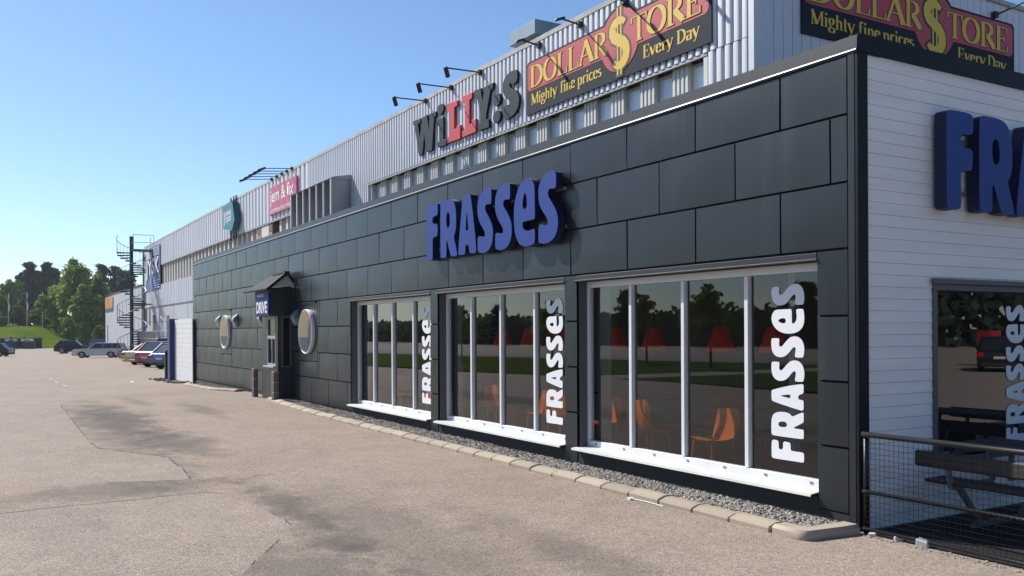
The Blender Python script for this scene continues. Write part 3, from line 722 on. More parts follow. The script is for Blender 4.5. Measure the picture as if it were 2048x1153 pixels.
def strokes(mb, chars, x0, x1, y, h, T, d, grow=0., wscale=1., dstep=.0004):
    adv = sum(GL[c][0] for c in chars); sx = (x1-x0)/adv; cx = x0; k = 0
    for ch in chars:
        wd, st = GL[ch]
        for path, wdt in st:
            P = [Vector((cx+p[0]*sx, y+p[1]*h)) for p in path]; n = len(P); left = []; right = []
            closed = (P[0]-P[-1]).length < 1e-5
            for i in range(n):
                if closed: dv = P[(i+1) % (n-1)]-P[(i-1) % (n-1)] if i not in (0, n-1) else P[1]-P[n-2]
                else: dv = P[min(i+1, n-1)]-P[max(i-1, 0)]
                dv.normalize(); nn = Vector((-dv.y, dv.x))
                if wdt is None: hw = (TN+(TK-TN)*abs(dv.y)**1.2)*.5
                else: hw = wdt*.5
                hw = hw*(sx*abs(dv.y)+h*abs(dv.x))*wscale + grow
                e = dv*grow if not closed and i in (0, n-1) else Vector((0, 0))
                if i == 0: e = -e
                left.append(P[i]+nn*hw+e); right.append(P[i]-nn*hw+e)
            for i in range(n-1):
                mb.quad(*[T(q.x, q.y, d+k*dstep) for q in (left[i], right[i], right[i+1], left[i+1])])
            k += 1
        cx += wd*sx
    return mb

def dollar_sign(T, label):
    o = T(0, 0, 0); root = empty('store_sign', o, label=label, cat='sign', group='dark store signs with yellow serif letters')
    inv = Matrix.Translation(-Vector(o))
    cx, cz, rc = 3.53, .77, .62
    board = []
    # outline: rectangle with the round bump on top
    a = math.asin((1.21-cz)/(rc+.07)); 
    bump = [(cx+(rc+.07)*math.cos(t), cz+(rc+.07)*math.sin(t)) for t in [a+(math.pi-2*a)*k/18 for k in range(19)]]
    board = [(0, 0), (6.12, 0), (6.12, 1.14), (6.05, 1.21)] + bump + [(.08, 1.21), (0, 1.13)]
    def part(name, m, mb):
        q = mb.build(name, m, root, recalc=True); q.data.transform(inv); return q
    b = MB(); b.prism([board], T, .0, .07); part('board', M['board'], b)
    r = MB(); r.prism([rrect(.05, 6.06, .53, 1.165, .12)], T, .0701, .074)
    part('red_band', M['red'], r)
    r = MB(); r.prism([circ(cx, cz, rc, 48)], T, .0742, .0775); part('red_disc', M['red'], r)
    # letters with outlines
    lay = [('D', .17, .74), ('O', .73, 1.29), ('L', 1.30, 1.71), ('L', 1.72, 2.14), ('A', 2.13, 2.68), ('R', 2.66, 3.15), ('T', 3.90, 4.39), ('O', 4.37, 4.95), ('R', 4.95, 5.46), ('E', 5.46, 5.89)]
    ol = MB(); yl = MB()
    for i, (c, x0, x1) in enumerate(lay):
        strokes(ol, c, x0, x1, .585, .5, T, .078, grow=.013)
        strokes(yl, c, x0, x1, .585, .5, T, .0835)
    strokes(yl, 'Mighty', .2, 1.30, .2, .25, T, .0715); strokes(yl, 'fine', 1.40, 1.98, .2, .25, T, .0715); strokes(yl, 'prices', 2.06, 2.93, .2, .25, T, .0715)
    strokes(yl, 'Every', 4.25, 5.13, .2, .25, T, .0715); strokes(yl, 'Day', 5.22, 5.83, .2, .25, T, .0715)
    # dollar mark
    S = arc(cx+.0, .98, .22, .17, 35, 180, 12)[:-1] + [(cx-.215, .93), (cx-.17, .85), (cx-.02, .765), (cx+.12, .69), (cx+.205, .60), (cx+.225, .5)] + arc(cx, .48, .225, .22, 0, -150, 12)[1:]
    def ribbon(mb, P, f, d, grow):
        n = len(P)
        for i in range(n):
            dv = (Vector(P[min(i+1, n-1)])-Vector(P[max(i-1, 0)])).normalized(); nn = Vector((-dv.y, dv.x)); hw = f(i/(n-1), dv)+grow
            q = Vector(P[i])+(dv*grow*(-1 if i == 0 else 1 if i == n-1 else 0)); a_ = q+nn*hw; b_ = q-nn*hw
            if i: mb.quad(T(*pa, d), T(*pb, d), T(*b_, d), T(*a_, d))
            pa, pb = a_, b_
    wf = lambda t, dv: .05+.065*math.sin(math.pi*t)
    ribbon(ol, S, wf, .0800, .045); ribbon(yl, S, wf, .0850, 0)
    for q in (-.075, .035):
        ol.quad(*[T(x, z, .0806) for x, z in ((cx+q-.045, .04), (cx+q+.085, .04), (cx+q+.085, 1.43), (cx+q-.045, 1.43))]) if 0 else None
        yl.quad(*[T(x, z, .0856) for x, z in ((cx+q, .07), (cx+q+.045, .07), (cx+q+.045, 1.41), (cx+q, 1.41))])
    ol.quad(*[T(x, z, .0803) for x, z in ((cx-.115, .03), (cx+.12, .03), (cx+.12, 1.45), (cx-.115, 1.45))])
    q = ol.build('letter_outline', M['outline'], root, recalc=False); q.data.transform(inv)
    q = yl.build('lettering', M['yellow'], root, recalc=False); q.data.transform(inv)
    return root

# ------------------------------------------------------------------ warehouse
WH = empty('warehouse', label='long two storey warehouse with grey corrugated cladding and a strip of windows', cat='building')
D = 4.3; XR, XL = -5.38, -69.6; ZT = 8.42
def corr(x0, x1, z0, z1, T, pitch=.19, dep=.066):
    mb = MB(); n = int(round(abs(x1-x0)/pitch)); p = (x1-x0)/n
    prof = [(0, 0), (.13, .0), (.155, .7), (.25, .93), (.40, 1), (.64, 1), (.79, .93), (.885, .7), (.91, 0)]
    pts = [(x0+(k+a)*p, b*dep) for k in range(n) for a, b in prof]+[(x1, 0)]
    for x, d in pts:
        mb.v.append(T(x, z0, d)); mb.v.append(T(x, z1, d))
    for i in range(len(pts)-1): mb.f.append((2*i, 2*i+2, 2*i+3, 2*i+1))
    return mb
TW = FX(D)
ZW = 6.66
corr(-69.6, -28.6, ZW, ZT, TW, .56, .065).build('upper_cladding', M['corr'], WH, recalc=False)
corr(-28.6, -5.46, ZW, ZT, TW).build('upper_cladding', M['corr'], WH, recalc=False)
corr(-28.6, -22.4, 4.2, ZW, TW).build('cladding', M['corr'], WH, recalc=False)
corr(-6.46, -5.46, 4.2, ZW-.012, TW).build('cladding', M['corr'], WH, recalc=False)
corr(-69.6, -28.9, 3.77, 5.22, TW, .56, .065).build('lower_cladding', M['corr'], WH, recalc=False)
TS = SX(XR)
mb = MB()
for k in range(80):
    y = D+.2+k*.225; mb.box(XR-.04, XR+.012, y+.006, y+.219, 4.0, ZT)
mb.build('side_cladding', M['corr'], WH)
mb = MB(); mb.box(XR-.1, XR+.03, D-.05, D+.19, 4.0, ZT); mb.build('corner_flashing', M['corr'], WH, bevel=.004)
# core wall
mb = MB(); mb.box(XL, XR-.05, D+.3, D+.5, -.8, ZT); mb.box(XL, XL+.3, D+.01, 40, -.8, ZT); mb.box(XR-.3, XR-.06, D+.2, 40, 3.5, ZT)
mb.box(XL, -28.6, D+.003, D+.165, 5.06, 5.23); mb.build('wall', M['cream'], WH)
mb = MB(); mb.box(XL, XR-.1, D+.2, 40, ZT-.1, ZT-.02); mb.build('roof', M['plinth'], WH)
mb = MB(); xx = XL
while xx < XR:
    x2 = min(xx+1.5+.9*((int(xx*7) % 5)/5), XR+.05)
    dz = .012*math.sin(xx*3.1); mb.box(xx, x2-.012, D-.075, D+.25, ZT-.02+dz, ZT+.085+dz); xx = x2
mb.box(XR-.3, XR+.06, D+.251, 40, ZT-.0, ZT+.085)
mb.build('roof_edging', M['roofedge'], WH)
mb = MB(); mb.box(XL, -22.4, D-.052, D+.0, ZW-.05, ZW+.0); mb.box(-22.4, -6.46, D-.052, D+.0, ZW-.05, ZW); mb.box(XL, -28.6, D-.055, D+.01, 5.2, 5.25); mb.box(XL, -29, D-.06, D+.01, 3.72, 3.77)
mb.build('flashing', M['roofedge'], WH)
# window strip: fluted white piers and recessed windows
def pier(mb, x, z0, z1, wd=.23, dep=.02):
    mb.box(x-wd, x+wd, D+.002+dep, D+.29, z0, z1)
    for k in range(4): mb.box(x-wd+.04+k*.115, x-wd+.085+k*.115, D-.014+dep, D+.002+dep, z0+.002, z1-.002)
mb = MB()
first = True
for k in range(16):
    pier(mb, -7.2875-.945*k, 4.3, ZW-.001, .2125, .06)
mb.box(-22.4, -22.28, D, D+.168, 4.3, ZW-.05); mb.box(-6.56, -6.46, D-.04, D+.168, 4.3, ZW-.05)
mb.build('pier', M['fin'], WH)
proto = None; cur = None
def wh_window(x0, x1, z0, z1):
    global proto, cur
    f = MB(); wd = x1-x0; t = .035
    for q in ((0, t, z0, z1), (wd-t, wd, z0, z1)): f.box(q[0], q[1], D+.10, D+.165, q[2], q[3])
    f.box(t, wd-t, D+.10, D+.165, z1-.05, z1); f.box(t, wd-t, D+.11, D+.16, z0, z0+.03)
    o = f.build('window', M['cream'], WH); o.location = (x0, .035, 0)
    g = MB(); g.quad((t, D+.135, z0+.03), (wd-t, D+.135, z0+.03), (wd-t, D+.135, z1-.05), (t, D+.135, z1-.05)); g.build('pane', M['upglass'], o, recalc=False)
    return o
for k in range(17):
    x0 = -7.075-.945*k
    if x0 < -22.3: break
    o = wh_window(x0, x0+.52, 4.4, ZW-.06) if k == 0 else copy_tree(proto, WH)
    if k == 0: proto = o
    o.location.x = x0
fin0 = None
for k in range(36):
    x = -62.2+.945*k
    if x > -28.8: break
    if abs(x+36.0) < .4 or abs(x+34.1) < .4: continue
    if fin0 is None:
        mb = MB(); mb.box(-.12, .13, D+.06, D+.29, 5.25, ZW-.001); fin0 = q = mb.build('fin', M['fin'], WH)
    else: q = copy_tree(fin0, WH)
    q.location.x = x
mb = MB(); mb.box(-36.35, -35.7, D-.02, D+.28, 5.25, ZW-.055); mb.box(-34.45, -33.85, D-.02, D+.28, 5.25, ZW-.055); mb.build('brown_board', M['brown'], WH)
mb = MB(); mb.box(-36.35, -35.7, D-.035, D-.021, 5.25, 6.2); mb.box(-34.45, -33.85, D-.035, D-.021, 5.25, 6.2); mb.build('orange_board', M['orange_board'], WH)
mb = MB(); mb.box(-35.69, -34.46, D-.01, D+.16, 5.25, ZW-.06); mb.box(-35.3, -34.8, D-.03, D-.0101, 5.9, 6.1); mb.build('white_board', M['fin'], WH)
# ground floor panels and doors at the far end
mb = MB(); ed = [-69.6, -67.4, -64.8, -62.4, -57.6, -52.8, -48.0, -43.2, -38.4, -33.6, -29.0]
for a, b in zip(ed[:-1], ed[1:]):
    for z0, z1 in ((-.7, 1.35), (1.35, 2.6), (2.6, 3.72)): mb.box(a+.05, b-.05, D-.0, D+.168, z0+.012, z1-.012)
mb.build('wall_panel', M['flat_panel'], WH)
mb = MB(); mb.box(-66.0, -65.0, D-.03, D-.001, 1.0, 3.1); mb.build('door', M['brown'], WH)
mb = MB(); mb.box(-60.2, -59.2, D-.03, D-.001, .9, 3.0); mb.build('door', M['brown'], WH)
mb = MB(); mb.box(-69.2, -68.7, D-.03, D-.001, 2.2, 3.6); mb.box(-67.6, -67.2, D-.03, D-.001, 2.4, 3.6); mb.build('slit_window', M['plinth'], WH)
mb = MB(); mb.tube([(-69.7, D-.1, -.4), (-69.7, D-.1, 8.3)], .08, 8); mb.tube([(-69.2, D-.08, 4.0), (-69.2, D-.08, 7.9)], .05, 6); mb.build('drainpipe', M['steel'], WH)
# louvred box on the wall
mb = MB(); lx0, lx1, ly = -28.6, -24.0, 3.5
mb.box(lx1-.03, lx1, ly+.06, D-.05, 4.2, 7.02); mb.prism([[(ly-.02, 7.02), (ly+.1, 7.08), (D-.04, 7.2), (D-.04, 7.02)]], lambda y, z, d: (d, y, z), lx0-.05, lx1+.03)
for k in range(7):
    x = lx0+.03+k*(lx1-lx0-.06)/6; mb.box(x-.012, x+.012, ly+.05, D-.05, 4.2, 7.019) if k < 6 else None
mb.box(lx0, lx1-.03, D-.12, D-.052, 4.2, 7.018)
lv = mb.build('louvre_box', M['louvre'], WH)
mb = MB()
for k in range(7):
    x = lx0+.03+k*(lx1-lx0-.06)/6; mb.box(x-.03, x+.03, ly, ly+.049, 4.2, 7.018)
mb.build('louvre_edge', M['finlight'], lv)

# roof vent
v = empty('roof_vent', (-12.9, 5.1, 8.42), label='blue grey sheet metal vent hood on the roof above the dark store sign', cat='vent')
mb = MB(); mb.box(-.6, .58, -.72, .9, .3, .63); mb.build('hood', M['ventb'], v, bevel=.008)
mb = MB(); mb.box(-.35, .35, -.45, .5, -.02, .3); mb.build('shaft', M['louvre'], v)

# ------------------------------------------------------------------ signs on the warehouse
dollar_sign(lambda x, z, d: (-12.42+x, D-.025-d, 6.79+z), 'dark store sign with yellow serif letters on the sunlit warehouse front')
dollar_sign(lambda x, z, d: (XR-.02+d, 5.37+x*1.03, 6.86+z), 'dark store sign on the shaded warehouse side, its lower edge behind the white wall')
WILLYS={
 'W':[[(-18.719,7.948),(-18.191,7.927),(-18.181,7.807),(-18.363,7.796),(-18.265,7.409),(-18.092,7.777),(-18.124,7.925),(-17.757,7.935),(-17.631,7.497),(-17.595,7.815),(-17.692,7.928),(-17.182,7.912),(-17.168,7.795),(-17.29,7.752),(-17.433,6.87),(-17.824,6.893),(-17.945,7.395),(-18.08,6.862),(-18.317,6.872),(-18.605,7.773),(-18.709,7.842)]],
 'i':[[(-17.148,7.658),(-16.708,7.658),(-16.715,7.036),(-16.548,7.005),(-16.54,6.862),(-17.063,6.884),(-17.113,7.03),(-16.983,7.04),(-16.994,7.463),(-17.134,7.525)]],
 'L':[[(-16.497,7.966),(-15.884,7.929),(-15.876,7.785),(-16.055,7.769),(-16.061,7.199),(-15.964,7.191),(-15.905,7.25),(-15.714,7.24),(-15.718,6.876),(-16.484,6.892),(-16.487,7.049),(-16.308,7.071),(-16.34,7.721),(-16.49,7.764)]],
 'M':[[(-15.612,7.965),(-15.045,7.941),(-15.046,7.793),(-15.187,7.772),(-15.203,7.147),(-15.112,7.146),(-15.057,7.234),(-14.85,7.223),(-14.854,6.888),(-15.605,6.882),(-15.612,7.046),(-15.458,7.048),(-15.474,7.74),(-15.604,7.801)]],
 'Y':[[(-14.954,7.962),(-14.57,7.939),(-14.545,7.784),(-14.478,7.602),(-14.433,7.758),(-14.474,7.923),(-13.932,7.926),(-13.975,7.784),(-14.08,7.758),(-14.297,7.212),(-14.298,7.088),(-14.171,7.072),(-14.16,6.865),(-14.712,6.887),(-14.719,7.05),(-14.601,7.068),(-14.598,7.296),(-14.813,7.803),(-14.947,7.855)]],
 'S':[[(-12.782,7.948),(-12.778,7.666),(-13.045,7.647),(-13.099,7.734),(-13.162,7.7),(-13.131,7.614),(-12.939,7.52),(-12.769,7.412),(-12.695,7.26),(-12.734,7.075),(-12.906,6.938),(-13.177,6.877),(-13.454,6.904),(-13.45,7.252),(-13.233,7.234),(-13.206,7.159),(-13.116,7.198),(-13.154,7.305),(-13.349,7.418),(-13.467,7.574),(-13.465,7.793),(-13.364,7.908),(-13.167,7.987),(-12.934,7.981)]],
 'dot':[[(-16.69,7.899),(-16.701,7.854),(-16.73,7.815),(-16.776,7.784),(-16.833,7.765),(-16.897,7.76),(-16.961,7.77),(-17.019,7.793),(-17.064,7.827),(-17.094,7.87),(-17.103,7.916),(-17.093,7.961),(-17.062,8.001),(-17.016,8.032),(-16.958,8.05),(-16.894,8.054),(-16.83,8.044),(-16.773,8.021),(-16.728,7.986),(-16.7,7.944)]],
 'c1':[[(-13.589,7.459),(-13.598,7.41),(-13.622,7.367),(-13.661,7.333),(-13.709,7.311),(-13.763,7.305),(-13.817,7.314),(-13.865,7.337),(-13.904,7.374),(-13.928,7.419),(-13.937,7.468),(-13.927,7.518),(-13.902,7.561),(-13.863,7.595),(-13.814,7.616),(-13.76,7.622),(-13.706,7.613),(-13.658,7.589),(-13.621,7.552),(-13.597,7.508)]],
 'c2':[[(-13.593,7.046),(-13.602,6.998),(-13.628,6.954),(-13.669,6.92),(-13.72,6.898),(-13.777,6.89),(-13.834,6.898),(-13.886,6.921),(-13.927,6.957),(-13.953,7.001),(-13.962,7.05),(-13.952,7.1),(-13.925,7.143),(-13.883,7.178),(-13.831,7.199),(-13.774,7.206),(-13.718,7.197),(-13.667,7.174),(-13.627,7.139),(-13.601,7.095)]],
}

ws = empty('letter_sign', (-15.7, D-.06, 7.4), label='dark slate and red slab letters standing on the corrugated wall', cat='sign')
for k, n_ in (('W', 's'), ('i', 's'), ('dot', 's'), ('L', 'r'), ('M', 'r'), ('Y', 's'), ('c1', 's'), ('c2', 's'), ('S', 's')):
    m1 = MB(); lp = WILLYS[k][0]
    m1.prism([cage(lp, 2) if k in 'S' else lp], FX(D-.05), .0, .08)
    q = m1.build('letter', M['slate'] if n_ == 's' else M['redletter'], ws, bevel=.008); q.data.transform(Matrix.Translation(-ws.location))
# teal pentagon sign
ts = empty('pharmacy_sign', (-40.5, D, 7.5), label='teal five sided sign with pale lettering on the corrugated wall', cat='sign')
tl = Matrix.Translation(-ts.location)
mb = MB(); mb.prism([[(-41.5, 7.08), (-39.7, 6.80), (-39.12, 7.28), (-39.55, 8.24), (-41.52, 8.22)]], FX(D-.1), .0, .3)
q = mb.build('board', M['teal'], ts); q.data.transform(tl); q.data.materials.append(M['tealside'])
for p in q.data.polygons:
    if p.normal.y > -.5: p.material_index = 1
TT = FX(D-.4)
for t, z0, z1 in (('apoteks', 7.55, 7.95), ('gruppen', 7.2, 7.6)):
    q = text_mesh('lettering', t, M['signwhite'], ts, TT, -41.3, -39.75, z0, z1, weight=.01); q.data.transform(tl)
mb = MB()
for x in (-41.0, -40.4, -39.9): mb.tube([(x, D-.12, 6.45), (x, D-.12, 8.62)], .035, 6)
q = mb.build('bracket', M['black'], ts); q.data.transform(tl)
# pink sign
ps = empty('store_sign', (-32, D, 7.5), label='pink rectangular sign with white lettering beside the louvred box', cat='sign'); tl = Matrix.Translation(-ps.location)
mb = MB(); mb.box(-33.92, -29.95, D-.15, D-.06, 6.9, 8.07); q = mb.build('board', M['pink'], ps); q.data.transform(tl)
TT = FX(D-.151)
q = text_mesh('lettering', 'jem & fix', M['signwhite'], ps, TT, -33.7, -30.3, 7.22, 7.98, weight=.014); q.data.transform(tl)
q = text_mesh('lettering', 'LÅGPRIS & BYGGMARKN', M['signwhite'], ps, TT, -33.7, -30.2, 6.97, 7.16, weight=.02); q.data.transform(tl)
# blue banner
bs = empty('wall_banner', (-65.6, D, 6.5), label='blue and white cloth banner with crossed letters at the far end of the warehouse', cat='banner'); tl = Matrix.Translation(-bs.location)
mb = MB()
for i in range(24):
    for j in range(10):
        P = [(-69.1+7.0*(i+a)/24, 4.95+3.2*(j+b)/10) for a, b in ((0, 0), (1, 0), (1, 1), (0, 1))]
        mb.quad(*[(x, D-.10-.03*math.sin(x*3+z*.7), z) for x, z in P])
q = mb.build('cloth', M['bannerblue'], bs, smooth=True, recalc=False); q.data.transform(tl)
TT = FX(D-.15)
q = text_mesh('lettering', 'JYSK', M['signwhite'], bs, TT, -68.2, -62.3, 5.75, 7.3, weight=.02); q.data.transform(tl)
mb = MB(); mb.box(-69.0, -65.4, D-.1375, D-.136, 7.35, 8.0)
for k in range(4): mb.box(-65.0, -62.3, D-.1375, D-.136, 5.05+k*.17, 5.13+k*.17); mb.box(-65.0, -62.3, D-.1375, D-.136, 7.45+k*.16, 7.53+k*.16)
mb.prism([[(-69.0, 4.97), (-68.5, 4.97), (-68.0, 6.0), (-68.4, 7.2), (-69.0, 7.8)]], FX(D-.136), 0, .0015)
q = mb.build('printed_stripe', M['bannerpale'], bs); q.data.transform(tl)

# DRIVE plate on the bay
dv = empty('drive_sign', (-17.5, -.57, 2.5), label='blue plate with white letters on the front of the drive-through bay', cat='sign'); tl = Matrix.Translation(-dv.location)
mb = MB(); mb.box(-18.05, -16.83, -.61, -.562, 2.215, 2.80); q = mb.build('board', M['drive'], dv, bevel=.004); q.data.transform(tl)
q = text_mesh('lettering', 'DRIVE', M['decal'], dv, FX(-.6105), -17.92, -16.94, 2.27, 2.56, weight=.03); q.data.transform(tl)
q = text_mesh('lettering', 'FRASSES', M['decal'], dv, FX(-.6105), -17.85, -17.25, 2.68, 2.75, weight=.02); q.data.transform(tl)

# floodlights on arms
def floodlight(x, z, arm, drop, label, group, wall_dir=(0, -1), side=None, small=False, big=1):
    o = empty('floodlight', side or (x, D-.08, z), label=label, cat='floodlight', group=group)
    dx, dy = wall_dir
    mb = MB(); mb.box(-.05, .05, -.07, .04, -.06, .06); mb.build('bracket', M['lampblack'], o)
    mb = MB(); mb.tube([(dx*.03, dy*.03, 0), (dx*arm, dy*arm, drop)], .018, 6); mb.build('arm', M['lampblack'], o)
    h = MB(); p = Vector((dx*arm, dy*arm, drop)); a = Vector((0, 0, 0))
    if small: h.bar(p+Vector((-dx*.1, -dy*.1, .03))*1, p+Vector((dx*.12*big, dy*.12*big, -.03*big*2)), .08*big, .05*big)
    else: h.bar(p+Vector((0, 0, .02)), p+Vector((dx*-.1-.05, dy*-.1, -.22)), .08, .11)
    ho = h.build('lamp_head', M['lampblack'], o, bevel=.012)
    if not small:
        l2 = MB(); l2.bar(p+Vector((-.065-dx*.03, -dy*.03-.005, -.05)), p+Vector((-.095-dx*.1, -dy*.1-.005, -.2)), .008, .08); l2.build('lens', M['lens'], ho)
    return o
for i, x in enumerate((-17.9, -16.3, -14.66)):
    floodlight(x, 8.36, 1.0, -.02, 'black floodlight on a long arm above the slab letters, ' + ('nearest the teal sign', 'middle of the three', 'nearest the roof vent')[i], 'floodlights over the slab letters')
for i, x in enumerate((-11.86, -10.27, -8.72, -7.2)):
    floodlight(x, 8.27, .5, .05, 'black floodlight arm above the front store sign ' + ('over its first letters', 'left of the dollar mark', 'over the dollar mark', 'over its last letters')[i], 'floodlights over the front store sign', small=True)
for i, x in enumerate((-33.64, -32.88, -32.12, -31.4, -30.7)):
    floodlight(x, 8.47, 1.2, -.1, ('first', 'second', 'third', 'fourth', 'last')[i]+' black floodlight from the left in the row over the pink sign', 'floodlights over the pink sign', small=True, big=1.7)
floodlight(0, 0, .9, .12, 'black floodlight arm above the shaded store sign near the right edge', None, wall_dir=(1, 0), side=(XR+.06, 11.0, 8.15), small=True)
floodlight(0, 0, .9, .12, 'black floodlight arm above the shaded store sign, left one', None, wall_dir=(1, 0), side=(XR+.06, 6.3, 8.3), small=True)
floodlight(0, 0, .9, .12, 'black floodlight arm above the dollar mark of the shaded store sign', None, wall_dir=(1, 0), side=(XR+.06, 9.0, 8.35), small=True)

# the warehouse and what hangs on it are drawn in units of 0.8 m (its bays are 6 m, its roof about 10 m high)
UNIT, SITE = 1.25, Vector((-1.321, 1.676, -.4475))
def set_out(o):
    o.location = o.location*UNIT+SITE; o.scale = o.scale*UNIT
for o in list(COL.objects):
    if o.parent is None and (o.name.split('.')[0] in ('warehouse', 'roof_vent', 'store_sign', 'pharmacy_sign', 'wall_banner', 'floodlight') or o is ws): set_out(o)

# ------------------------------------------------------------------ wall lamps on the cladding
for i, (x, nm) in enumerate(((-24.62, 'leftmost grey wedge wall lamp, left of the far round window'), (-22.4, 'grey wedge wall lamp between the far round window and the drive-through bay'), (-19.45, 'grey wedge wall lamp close beside the blue drive plate'), (-16.35, 'grey wedge wall lamp between the bay and the near round window'))):
    o = empty('wall_lamp', (x, -.03, 2.16), label=nm, cat='lamp', group='wedge wall lamps')
    m1 = MB(); m1.prism([[(0, .19), (0, -.02), (-.15, -.02), (-.14, .06)]], lambda y, z, d: (d, y, z), -.13, .13); m1.build('hood', M['lampgrey'], o, bevel=.012)
    m1 = MB(); m1.prism([[(0, -.021), (0, -.2), (-.05, -.19), (-.135, -.021)]], lambda y, z, d: (d, y, z), -.11, .11); m1.build('lens', M['lens'], o)

# ------------------------------------------------------------------ kerb, gravel
def yk(x):                                   # outer foot of the kerb
    if x > -13: return -.745
    if x > -17.6: t = (x+13)/-4.6; return -.745+.25*t*t
    if x < -21: t = min(1, max(0, (-21.3-x)/1.5)); q = min(1, max(0, (-26.3-x)/2.3)); return -.32-.42*t*(1-q*q)
    return -.5
KP = [(0, 0), (0, .045), (.085, .075), (.17, .078), (.20, .06), (.20, -.05), (0, -.05)]
def kerbstone(x0, x1, label, end=False):
    o = MB(); cx = (x0+x1)/2
    T = []
    for x in (x0+.006, x1-.006):
        T.append([(x-cx, yk(x)+p[0], G(x)+p[1]-G(cx)) for p in KP])
    n = len(o.v); o.v += T[0]+T[1]; m_ = len(KP)
    for i in range(m_): o.f.append((i, (i+1) % m_, m_+(i+1) % m_, m_+i))
    o.f += [tuple(range(m_)), tuple(reversed(range(m_, 2*m_)))]
    q = o.build('kerbstone', M['kerb'], None, bevel=.009)
    q.location = (cx, 0, G(cx)+random.uniform(-.003, .003)); q.rotation_euler = (random.uniform(-.012, .012), 0, random.uniform(-.004, .004))
    tag(q, label, 'kerb stone', 'kerb stones along the dark facade'); return q
x = -.35
while x > -17.3: kerbstone(x-.5, x, 'beige chamfered kerb stone in the curved row between bay and building corner'); x -= .5
x = -21.4
while x > -28.4: kerbstone(x-.5, x, 'beige kerb stone in the short row left of the drive-through bay'); x -= .5
o = MB(); o.prism([[(-.345, -.745), (.0, -.75), (.06, -.69), (.1, -.3), (.1, -.08), (-.1, -.08), (-.1, -.54), (-.345, -.545)]], lambda a, b, d: (a, b, d), -.05, .085)
q = o.build('kerbstone', M['kerb'], None, bevel=.03, auto=40); tag(q, 'rounded beige corner kerb stone at the end of the row by the building corner', 'kerb stone', 'kerb stones along the dark facade')
o = MB(); o.prism([[(-.3, -.12), (.25, -.1), (.3, .08), (-.28, .1)]], lambda a, b, d: (a, b, d), -.05, .09); q = o.build('kerbstone', M['kerb'], None, bevel=.02); q.location = (-29.2, -.42, G(-29.2)); q.rotation_euler = (.05, 0, 1.0)
tag(q, 'loose beige kerb stone lying askew below the white board screen', 'kerb stone', 'kerb stones along the dark facade')

bed = MB()
xs = [-.1-k*.5 for k in range(35)]
for a, b in zip(xs[:-1], xs[1:]):
    bed.quad((b, yk(b)+.16, G(b)+.03), (a, yk(a)+.16, G(a)+.03), (a, -.012, G(a)+.02), (b, -.012, G(b)+.02))
xs = [-21.5-k*.5 for k in range(14)]
for a, b in zip(xs[:-1], xs[1:]):
    bed.quad((b, yk(b)+.16, G(b)+.03), (a, yk(a)+.16, G(a)+.03), (a, -.012, G(a)+.02), (b, -.012, G(b)+.02))
tag(bed.build('gravel_bed', M['soil'], recalc=False), kind='structure')
rnd = random.Random(5)
gm = MB()
ico = bmesh.new(); bmesh.ops.create_icosphere(ico, subdivisions=1, radius=1); IV = [v.co.copy() for v in ico.verts]; IF = [[v.index for v in f.verts] for f in ico.faces]; ico.free()
ico = bmesh.new(); bmesh.ops.create_cube(ico, size=1.3); CV = [v.co.copy() for v in ico.verts]; CF = [[v.index for v in f.verts] for f in ico.faces]; ico.free()
def stones(n, xa, xb, near):
    for _ in range(n):
        x = rnd.uniform(xa, xb); y = rnd.uniform(yk(x)+.185, -.03); s = rnd.uniform(.010, .021)
        k = len(gm.v); m3 = Matrix.Rotation(rnd.uniform(0, 6.3), 3, 'Z') @ Matrix.Rotation(rnd.uniform(0, 3), 3, 'X'); sc = Vector((s*rnd.uniform(.8, 1.5), s, s*rnd.uniform(.55, .95)))
        VV, FF = (IV, IF) if near else (CV, CF)
        c = Vector((x, y, G(x)+.028+rnd.uniform(0, .02)))
        for v in VV: gm.v.append(tuple(c + m3 @ Vector((v.x*sc.x, v.y*sc.y, v.z*sc.z))))
        for f_ in FF: gm.f.append(tuple(k+i for i in f_))
stones(5200, -5, -.1, True); stones(5600, -11, -5, False); stones(3600, -17, -11, False); stones(1100, -27.5, -21.5, False)
M['stone'] = leaf_mat('gravel_stone', (.26, .245, .225), (.5, .47, .42), (.74, .70, .63))
tag(gm.build('gravel', M['stone'], recalc=False), kind='stuff')

# ------------------------------------------------------------------ bollards
for x, y, nm in ((-18.75, -.45, 'grey bollard with orange bands left of the drive-through bay'), (-16.6, -.52, 'grey bollard with orange bands at the right corner of the drive-through bay')):
    o = empty('bollard', (x, y, G(x)), label=nm, cat='bollard', group='bollards by the drive-through bay')
    m1 = MB(); m1.box(-.07, .07, -.05, .07, -.03, .76); m1.build('post', M['bollgrey'], o, bevel=.006)
    m1 = MB(); m1.box(-.085, -.071, -.06, .08, -.03, .765); m1.build('flange', M['bolllight'], o)
    for z in (.22, .47, .71):
        m1 = MB(); m1.box(-.073, .073, -.053, .073, z, z+.03); m1.build('reflective_band', M['orange'], o)

